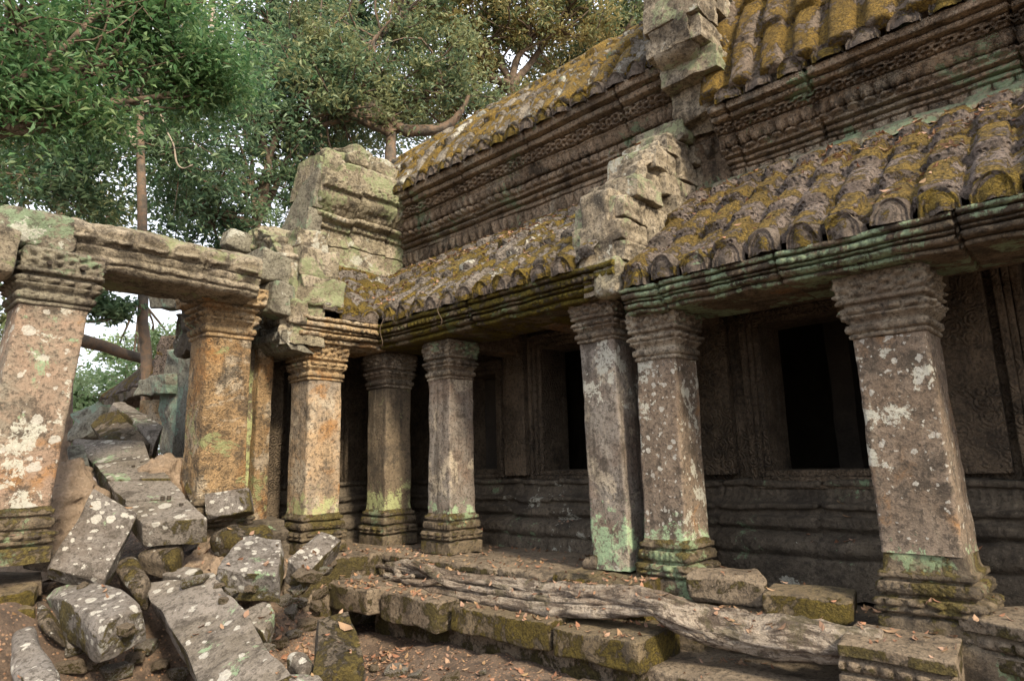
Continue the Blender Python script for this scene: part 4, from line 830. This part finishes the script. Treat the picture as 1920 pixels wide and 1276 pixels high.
stepblock('long mossy stone of the lower step under the root', 3.60, 4.15, 3.13, 4.16, -.02, .20, 'step_moss', s=3)
stepblock('mossy right end of the lower step with a cut end face', 3.60, 4.15, 2.42, 3.10, -.03, .20, 'step_moss', s=4)
stepblock('sunken course under the lower step', 3.74, 4.2, 2.3, 5.4, -.20, .30, 'step', s=5)
stepblock('earth stained wide step at the bottom edge with carved front', 3.72, 4.5, 1.30, 2.72, -.20, .16, 'step', s=6, amp=.012)
mb = MB(); sweep(mb, [(4.0, -.62), (3.86, -.60), (3.80, -.56), (3.80, -.50, ('bead', .02, .08)), (3.84, -.48), (3.80, -.45), (3.76, -.42), (3.76, -.36, ('leaf', .01, .1)), (3.8, -.35), (4.0, -.34)], 'y', 1.0, 4.4, seed=95, amp=.016); tag(mb.build('carved_course', M['step'], None, origin=(3.9, 2.7, -.45)), 'lowest carved course with a row of beads near the bottom edge', 'step stone')
BG = 'moulded blocks lying before the right pillars'
def mould_block(lab, pxs, th, mat, bead=True, s=0, th_b=.0):
    """a block whose front carries a row of beads and two fillets"""
    top = [at(*q) for q in pxs]; o = None
    mb = MB(); c8 = slab8(top, th)
    def rel(p, h):
        # front is local -y (edge between corner 0 and 1)
        zf = (p[..., 2]/h[2]+1)/2; front = np.clip((-p[..., 1]/h[1]-.72)/.2, 0, 1)
        prof = np.where(zf > .72, 0, np.where(zf > .66, .05, np.where(zf > .36, .035, np.where(zf > .30, .055, .01))))
        x = p[..., 0]; bd = np.where((zf > .38) & (zf < .64), .035*np.sqrt(np.maximum(0, 1-(2*((x/.075) % 1)-1)**2))*np.sqrt(np.maximum(0, 1-((zf-.51)/.13)**2)), 0) if bead else 0
        q = p.copy(); q[..., 1] += front*(prof-bd); return q
    hexa(mb, c8, n=64, r=.012, amp=.012, f=4, chips=2, s=s, relief=rel)
    return tag(mb.build('moulded_block', M[mat], None, origin=sum(c8)/8), lab, 'stone block', BG)
mould_block('moulded block with a row of beads at the bottom edge, right of centre', [(1564, 1204, 3.42), (1790, 1240, 3.12), (1802, 1192, 3.42), (1604, 1162, 3.75)], .24, 'step', s=1)
mould_block('moulded block with beads cut by the right edge, under the nearest pillar', [(1796, 1156, 3.42), (1990, 1192, 3.0), (1985, 1140, 3.4), (1862, 1132, 3.7)], .24, 'step', s=2)
fallen('worn pale block resting on the floor edge between the close pillars and the nearest pillar', [(1285, 1076, 4.35), (1440, 1082, 4.15), (1425, 1066, 4.4), (1312, 1060, 4.55)], .28, 'step', n=26, s=51, group=BG, r=.04, amp=.03)
fallen('tilted moulded stone with yellow moss patch on top, left of the nearest pillar', [(1428, 1112, 3.95), (1598, 1132, 3.75), (1608, 1102, 4.05), (1450, 1096, 4.2)], .18, 'step_moss', n=30, s=52, group=BG, r=.02, amp=.015)
fallen('small round stone at the foot of the grey leaning pillar', [(1084, 1048, 4.75), (1118, 1050, 4.7), (1116, 1034, 4.85), (1090, 1036, 4.85)], .09, 'fallen_moss', n=12, s=53, group=BG, r=.04)

# ================================================================== THE ROOT
Rt = empty('tree_root', tuple(on(900, 1110, 'z', .05)), 'thick twisted pale tree root snaking over the steps to the right', 'tree root')
def rootpts(l): return [on(px, py, 'z', z) for px, py, z in l]
mb = MB()
rx = lambda l: [on(px, py, 'x', v) for px, py, v in l]
tube(mb, rx([(728, 1060, 3.92), (760, 1064, 3.92), (820, 1074, 3.90), (880, 1088, 3.88), (950, 1098, 3.87), (1030, 1106, 3.86), (1110, 1112, 3.85), (1180, 1118, 3.84), (1230, 1132, 3.84), (1270, 1152, 3.86), (1330, 1172, 3.94), (1400, 1184, 4.0), (1480, 1194, 4.02), (1570, 1208, 4.04), (1660, 1218, 4.08)]), [.045, .055, .06, .06, .062, .062, .065, .07, .085, .10, .11, .12, .12, .11, .1], ns=48, amp=.012, f=6, ridges=.24, sub=16, s=3)
mb.build('main_strand', M['bark_root'], Rt)
for k_, (pp, rr_) in enumerate((([(722, 1078, 3.86), (770, 1094, 3.84), (820, 1108, 3.82), (880, 1120, 3.80), (950, 1130, 3.80), (1040, 1142, 3.79), (1120, 1146, 3.79), (1190, 1144, 3.80), (1240, 1146, 3.80), (1290, 1168, 3.88)], [.03, .04, .045, .05, .052, .055, .05, .045, .04, .02]),
        ([(690, 1058, 3.95), (722, 1062, 3.92), (765, 1054, 3.90), (800, 1068, 3.84), (850, 1096, 3.80), (900, 1108, 3.80), (960, 1112, 3.80), (1040, 1124, 3.79), (1110, 1130, 3.79), (1200, 1132, 3.80)], [.012, .022, .035, .038, .036, .034, .03, .03, .03, .02]),
        ([(740, 1062, 3.90), (752, 1082, 3.82), (790, 1092, 3.80), (850, 1084, 3.82), (910, 1090, 3.82), (960, 1104, 3.80)], [.03, .032, .03, .028, .028, .02]),
        ([(686, 1092, 3.82), (716, 1090, 3.80), (745, 1084, 3.80), (775, 1080, 3.80)], [.01, .014, .018, .02]),
        ([(1225, 1128, 3.80), (1262, 1150, 3.80), (1300, 1176, 3.84), (1335, 1196, 3.90), (1350, 1208, 3.95)], [.02, .035, .035, .03, .015]))):
    mb = MB(); tube(mb, rx(pp), rr_, ns=24, amp=.009, f=8, ridges=.22, sub=14, s=7+k_); mb.build('side_strand', M['bark_root'], Rt)
mb = MB(); tube(mb, rootpts([(1420, 1208, -.17), (1450, 1222, -.17), (1500, 1226, -.16), (1560, 1226, -.15), (1600, 1230, -.16)]), [.012, .02, .022, .026, .02], ns=12, amp=.008, f=8, sub=8); mb.build('thin_strand', M['bark_root'], Rt)
#@@PART3
# ================================================================== TREES
def leaves(mb, C, Rr, N, L, rg, flat=.6, droop=.35, wd=.42):
    n = len(C)*N; c = np.repeat(C, N, 0); R = np.repeat(Rr, N)
    d = nrm(rg.normal(size=(n, 3))); q = rg.random(n)**.45
    p = c+d*(R*q)[:, None]*np.array([1, 1, flat])
    a = nrm(np.stack([rg.normal(size=n), rg.normal(size=n), rg.normal(size=n)*.4-droop], 1)); nn = nrm(np.stack([rg.normal(size=n)*.6, rg.normal(size=n)*.6, np.ones(n)], 1))
    b = nrm(np.cross(a, nn)); l = (L*rg.uniform(.6, 1.3, n))[:, None]
    up = np.cross(b, a)*.12*l
    V = np.stack([p-a*l*.5, p+b*l*wd*.5+up-a*l*.08, p+a*l*.5-up, p-b*l*wd*.5+up-a*l*.08], 1)
    mb.add(V, np.arange(n*4).reshape(-1, 4))
def tree(label, base, fork, lobes, tr, leafm, barkm, N=170, L=.13, ntip=26, seed=0, group=None, crad=.55, name='forest_tree', lean=None, wd=.42, droop=.35):
    """lobes: list of (centre xyz, radius xyz); each lobe gets its own limb, twigs and leaf clusters"""
    rg = np.random.default_rng(seed); base = np.array(base, float); fork = np.array(fork, float)
    T = empty(name, tuple(base), label, 'tree', group)
    mid = (base+fork)/2+np.array([rg.normal()*.15, rg.normal()*.15, 0])
    mbt = MB(); tube(mbt, [base-[0, 0, .3], base+(mid-base)*.3, mid, fork], [tr*1.1, tr*.8, tr*.62, tr*.45], ns=12, amp=tr*.16, f=3, s=seed)
    mbt.build('trunk', M[barkm], T)
    mbl = MB(); mbc = MB(); C = []; RR = []
    for (lc, lr) in lobes:
        lc = np.array(lc, float); lr = np.array(lr, float)
        k1 = fork+(lc-fork)*.5+rg.normal(size=3)*.12*np.linalg.norm(lc-fork)*np.array([1, 1, .6])
        end = lc+np.array([0, 0, lr[2]*.4]); tube(mbl, [fork, k1, lc, end], [tr*.42, tr*.3, tr*.2, tr*.05], ns=8, amp=tr*.1, f=2, s=seed+3)
        for q in range(ntip):
            d = nrm(rg.normal(size=3)); tip = lc+d*lr*rg.uniform(.35, 1.25)
            st = k1+(lc-k1)*rg.uniform(.2, 1.2) if rg.random() < .7 else lc
            m2 = (st+tip)/2+rg.normal(size=3)*.12*np.linalg.norm(tip-st)
            tube(mbl, [st, m2, tip], [tr*.16, tr*.10, tr*.03], ns=4, sub=3)
            C.append(tip); RR.append(crad*rg.uniform(.7, 1.6))
            if rg.random() < .6: C.append(m2); RR.append(crad*.6)
    mbl.build('limbs', M[barkm], T)
    leaves(mbc, np.array(C), np.array(RR), int(N*(.56 if group == TG else .8)), L, rg, wd=wd, droop=droop)
    mbc.build('crown', M[leafm], T, smooth=False)
    return T
def hd(px, d, z=None):     # ground point under a pixel column at horizontal distance d
    r = ray(px, 880); r = r/np.hypot(r[0], r[1]); return np.array([EYE[0]+r[0]*d, EYE[1]+r[1]*d, 0 if z is None else z])
def P(px, py, dist):
    r = ray(px, py); r = r/np.hypot(r[0], r[1]); return EYE+r*dist
def lb(px, py, dist, rx, rz=None): return (P(px, py, dist), (rx, rx, rz or rx*.75))
TG = 'tall forest trees behind the ruin'
tree('near tree at upper left with large bright green leaves and a mossy low branch', hd(-420, 7.5), P(-260, 330, 7.5), [lb(20, 40, 7.2, 1.1, .6), lb(150, 70, 8.4, 1.0, .5), lb(260, 30, 7.6, .9, .5), lb(345, 110, 7.8, .75, .45), lb(90, 190, 7.4, .6, .22), lb(-60, 170, 7.2, .8, .7), lb(380, 165, 8.0, .35, .25), lb(250, -80, 7.6, 1.2, .6), lb(30, 140, 8.6, .9, .3)], .11, 'lf_near', 'bark', N=105, L=.095, ntip=32, seed=3, crad=.55, wd=.36, group=TG)
tree('slender brown trunk rising behind the lintel with thin dark crown', hd(300, 11), P(262, 110, 11), [lb(150, 230, 11.5, 1.5), lb(330, 290, 12, 1.4), lb(250, 120, 12, 1.6), lb(100, 340, 11.5, 1.3), lb(400, 180, 12, 1.2)], .115, 'lf_dark', 'bark_or', N=120, L=.13, ntip=22, seed=5, group=TG)
tree('dark green tree directly behind the wing block', hd(520, 15), P(480, 420, 15), [lb(470, 330, 15, 1.9), lb(380, 390, 15, 1.6), lb(560, 230, 15.5, 2.0), lb(450, 180, 15, 1.9), lb(620, 150, 15, 1.8)], .22, 'lf_dark', 'bark', N=150, L=.15, ntip=26, seed=7, group=TG)
tree('olive leaved tree with orange lit forked limbs behind the corner', hd(742, 14.5), P(735, 250, 14.5), [lb(620, 210, 14.5, 1.9), lb(700, 120, 14.5, 2.0), lb(820, 160, 15, 1.8), lb(560, 80, 15, 1.7), lb(760, 20, 15, 2.1)], .26, 'lf_olive', 'bark_or', N=170, L=.14, ntip=30, seed=9, group=TG)
tree('golden tinged tree rising above the left upper vault', hd(960, 17), P(960, 160, 17), [lb(900, 90, 17, 2.2), lb(1010, 60, 17, 2.0), lb(930, -20, 17, 2.2), lb(1080, -10, 17.5, 2.0), lb(830, 40, 17, 2.0), lb(860, 190, 18, 1.6)], .28, 'lf_gold', 'bark', N=190, L=.15, ntip=30, seed=11, group=TG)
tree('olive tree touching the top edge right of centre', hd(1160, 19), P(1140, 120, 19), [lb(1120, 50, 19, 2.0), lb(1200, -20, 19, 2.2), lb(1050, 130, 20, 1.6), lb(1190, 60, 21, 1.6)], .25, 'lf_olive', 'bark', N=150, L=.16, ntip=26, seed=13, group=TG)
tree('tall dark tree crossing the top edge above the wing', hd(640, 20), P(600, 200, 20), [lb(520, 40, 20, 2.6), lb(660, 20, 20, 2.6), lb(430, 100, 20, 2.4), lb(580, 300, 21, 2.4), lb(720, 200, 21, 2.4)], .32, 'lf_dark', 'bark', N=170, L=.19, ntip=30, seed=15, group=TG, crad=.75)
tree('grey green tree behind the slender trunk at upper left', hd(120, 17), P(110, 330, 17), [lb(60, 300, 17, 2.0), lb(170, 170, 17, 2.2), lb(300, 220, 17.5, 2.2), lb(20, 150, 17, 2.1), lb(330, 60, 18, 2.2), lb(200, 380, 18, 1.8)], .2, 'lf_olive', 'bark', N=105, L=.16, ntip=26, seed=17, group=TG, crad=.6)
tree('thin leaved tree at the far left above the blotched pillar', hd(-60, 13), P(-40, 300, 13), [lb(20, 340, 13, 1.3), lb(-50, 260, 13, 1.5), lb(90, 260, 13.5, 1.2)], .16, 'lf_olive', 'bark_pale', N=90, L=.13, ntip=20, seed=19, group=TG)
# light green trees far away, seen through the doorway
FGp = 'light green trees seen through the doorway'
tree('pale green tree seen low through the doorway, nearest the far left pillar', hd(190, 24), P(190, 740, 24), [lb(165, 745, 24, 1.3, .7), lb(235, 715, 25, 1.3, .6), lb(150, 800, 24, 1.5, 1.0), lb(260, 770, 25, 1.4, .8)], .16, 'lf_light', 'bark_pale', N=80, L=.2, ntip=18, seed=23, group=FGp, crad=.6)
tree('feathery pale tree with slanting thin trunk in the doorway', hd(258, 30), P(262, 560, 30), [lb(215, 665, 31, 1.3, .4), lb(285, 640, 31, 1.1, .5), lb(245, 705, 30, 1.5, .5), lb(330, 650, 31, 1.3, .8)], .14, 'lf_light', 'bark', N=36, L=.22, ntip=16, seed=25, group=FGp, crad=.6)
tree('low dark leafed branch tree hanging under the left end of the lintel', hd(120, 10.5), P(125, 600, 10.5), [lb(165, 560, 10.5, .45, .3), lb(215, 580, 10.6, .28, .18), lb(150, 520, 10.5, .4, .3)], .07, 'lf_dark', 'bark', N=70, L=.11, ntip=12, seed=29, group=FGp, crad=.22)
mb = MB(); tube(mb, [P(100, 628, 12), P(160, 640, 12), P(220, 658, 12.1), P(280, 676, 12.2)], [.10, .10, .09, .085], ns=14, amp=.02, f=3); tag(mb.build('leaning_log', M['bark_or'], None, origin=P(190, 650, 12)), 'fallen trunk leaning onto the sloping shrine roof', 'log')
# background forest belt that closes the gaps low down
for q, (px, d) in enumerate(((60, 34), (330, 38), (470, 34), (-150, 30), (600, 36))):
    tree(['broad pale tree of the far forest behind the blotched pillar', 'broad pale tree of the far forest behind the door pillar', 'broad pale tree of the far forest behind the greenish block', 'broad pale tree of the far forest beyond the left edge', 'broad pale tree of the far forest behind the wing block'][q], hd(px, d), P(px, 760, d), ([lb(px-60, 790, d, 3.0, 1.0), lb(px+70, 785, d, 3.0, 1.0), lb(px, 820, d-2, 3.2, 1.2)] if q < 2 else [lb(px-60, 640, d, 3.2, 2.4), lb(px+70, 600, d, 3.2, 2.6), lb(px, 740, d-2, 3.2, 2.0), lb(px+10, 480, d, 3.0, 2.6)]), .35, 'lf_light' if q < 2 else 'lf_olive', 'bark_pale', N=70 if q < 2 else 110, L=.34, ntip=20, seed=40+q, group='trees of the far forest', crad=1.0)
# visible curved branches
def branch(label, pts, r, mat, root):
    mb = MB(); tube(mb, pts, r, ns=10, amp=.015, f=4, sub=8); mb.build('branch', M[mat], root)
nearT = [o for o in bpy.data.objects if o.get('label', '').startswith('near tree')][0]
branch('', [P(-100, 262, 7.4), P(10, 250, 7.4), P(70, 246, 7.4), P(115, 232, 7.4), P(135, 205, 7.4), P(120, 170, 7.4)], [.05, .045, .042, .04, .03, .015], 'bark', nearT)
branch('', [P(10, 245, 7.3), P(22, 200, 7.3), P(50, 150, 7.3), P(75, 100, 7.4)], [.03, .025, .02, .012], 'bark', nearT)
branch('', [P(115, 232, 7.4), P(80, 205, 7.4), P(60, 190, 7.4)], [.02, .015, .01], 'bark', nearT)
slT = [o for o in bpy.data.objects if o.get('label', '').startswith('slender')][0]
branch('', [P(255, 275, 11), P(235, 245, 11), P(200, 228, 11), P(150, 217, 11), P(130, 214, 11)], [.07, .06, .055, .045, .03], 'bark_pale', slT)
branch('', [P(262, 210, 11), P(275, 195, 11), P(292, 178, 11), P(300, 165, 11)], [.05, .04, .03, .02], 'bark_pale', slT)
branch('', [P(395, -5, 11), P(398, 30, 11), P(395, 62, 11), P(375, 68, 11), P(340, 70, 11)], [.04, .04, .035, .03, .02], 'bark_pale', slT)
branch('', [P(298, 205, 11), P(312, 245, 11), P(325, 270, 11), P(332, 305, 11), P(345, 317, 11), P(362, 310, 11)], [.012, .012, .012, .013, .012, .008], 'bark_pale', slT)
olT = [o for o in bpy.data.objects if o.get('label', '').startswith('olive leaved')][0]
branch('', [P(735, 252, 14.5), P(700, 215, 14.5), P(670, 216, 14.5), P(640, 225, 14.5), P(600, 235, 14.5)], [.16, .12, .1, .08, .04], 'bark_or', olT)
branch('', [P(670, 216, 14.5), P(690, 195, 14.5), P(730, 225, 14.5), P(765, 245, 14.5), P(830, 240, 14.5), P(860, 215, 14.5), P(880, 180, 14.5)], [.1, .09, .13, .15, .12, .08, .04], 'bark_or', olT)

# ================================================================== DRY LEAVES
def litter(mb, pts, L, rg, tilt=.5):
    n = len(pts); a0 = rg.uniform(0, 6.28, n); nn = nrm(np.stack([rg.normal(size=n)*tilt, rg.normal(size=n)*tilt, np.ones(n)], 1)); a = nrm(np.cross(nn, np.stack([np.cos(a0), np.sin(a0), 0*a0], 1))); b = np.cross(nn, a)
    l = (L*rg.uniform(.5, 1.4, n))[:, None]; p = pts+nn*.006; k = nn*l*.16
    # six-point curled leaf made of two quads
    V = np.stack([p-a*l*.5+k, p-a*l*.12+b*l*.24, p+a*l*.22+b*l*.2, p+a*l*.55+k*1.2, p+a*l*.22-b*l*.2+k*.5, p-a*l*.12-b*l*.24+k*.5], 1)
    base = np.arange(n)[:, None]*6; F = np.concatenate([base+[0, 1, 4, 5], base+[1, 2, 3, 4]]); mb.add(V, F)
rg = np.random.default_rng(99); mb = MB()
bpy.context.view_layer.update(); DG = bpy.context.evaluated_depsgraph_get()
def drop(n, x0, x1, y0, y1, z, L, clump=.6, sig=.12, names=None, nmin=.55):
    # leaves fall straight down onto whatever lies below and stay where it is flat enough
    c = rg.uniform((x0, y0), (x1, y1), (max(3, n//14), 2)); k = rg.integers(0, len(c), n)
    u = np.where(rg.random(n)[:, None] < clump, c[k]+rg.normal(size=(n, 2))*sig, rg.uniform((x0, y0), (x1, y1), (n, 2))); pts = []
    for a, b in u:
        h = down(a, b, z)
        if h is None or h[1][2] < nmin: continue
        if h[2].name.startswith('stone_block') and rg.random() < .75: continue
        pts.append(h[0])
    if pts: litter(mb, np.array(pts), L, rg)
drop(900, 1.9, 4.0, 2.4, 6.2, 2.0, .052)
drop(350, 2.2, 3.7, 4.4, 6.0, 2.0, .05)
drop(420, .2, 2.6, 2.6, 6.0, 2.0, .048)
drop(420, 3.5, 4.7, 2.4, 6.4, 2.0, .046)
drop(300, 3.4, 4.6, .6, 2.8, 2.0, .046)
drop(120, 4.9, 5.2, .4, 6.4, 1.9, .05)
drop(260, 4.9, 5.35, -1, 2.6, 3.9, .055, nmin=.2); drop(90, 4.1, 5.0, -1, 2.6, 9, .05, nmin=.2)
drop(520, 4.75, 5.45, 3.0, 7.0, 4.2, .052, nmin=.2); drop(160, 4.0, 4.9, 3.0, 5.9, 9, .05, nmin=.2)
drop(220, 3.5, 4.7, 5.9, 7.0, 4.0, .05, nmin=.2); drop(60, 3.9, 5.6, 7.1, 7.9, 9, .05)
tag(mb.build('leaf_litter', M['dry'], smooth=False), kind='stuff')
bpy.data.objects['leaf_litter']['label'] = 'scattered dry orange brown leaves'
# single larger leaves one can point at
LGp = 'large single dry leaves lying on the stones'
for k_, (px, py, z, l, lab) in enumerate(((1672, 1186, .13, .085, 'curled orange leaf on top of the beaded block, left one'), (1752, 1190, .13, .07, 'pale pinkish leaf on top of the beaded block, right one'), (1246, 1118, .14, .08, 'orange leaf standing against the root below the mossy plinth'), (1020, 1050, .22, .09, 'large curled leaf on the floor edge above the root'), (648, 1178, .02, .09, 'pale leaf in the hollow of the upright dark stone'), (768, 1240, -.36, .12, 'round orange leaf on the soil at the bottom'), (752, 1252, -.36, .1, 'brown leaf beside the round orange leaf on the soil'), (1375, 1218, -.18, .09, 'broad curled leaf on the wide step'), (1400, 1150, .06, .08, 'reddish leaf between the worn pale block and the tilted stone'), (1060, 1280, -.3, .08, 'leaf near the carved bead course'), (1530, 1090, .12, .08, 'curled leaf on the tilted moulded stone'))):
    if k_ == 9: continue
    h = through(px, py)
    mb = MB(); p = h[0] if h and h[1][2] > .3 else on(px, py, 'z', z); litter(mb, np.array([p]), l, rg, .35)
    tag(mb.build('dry_leaf', M['dry'], origin=p, smooth=False), lab, 'leaf', LGp)
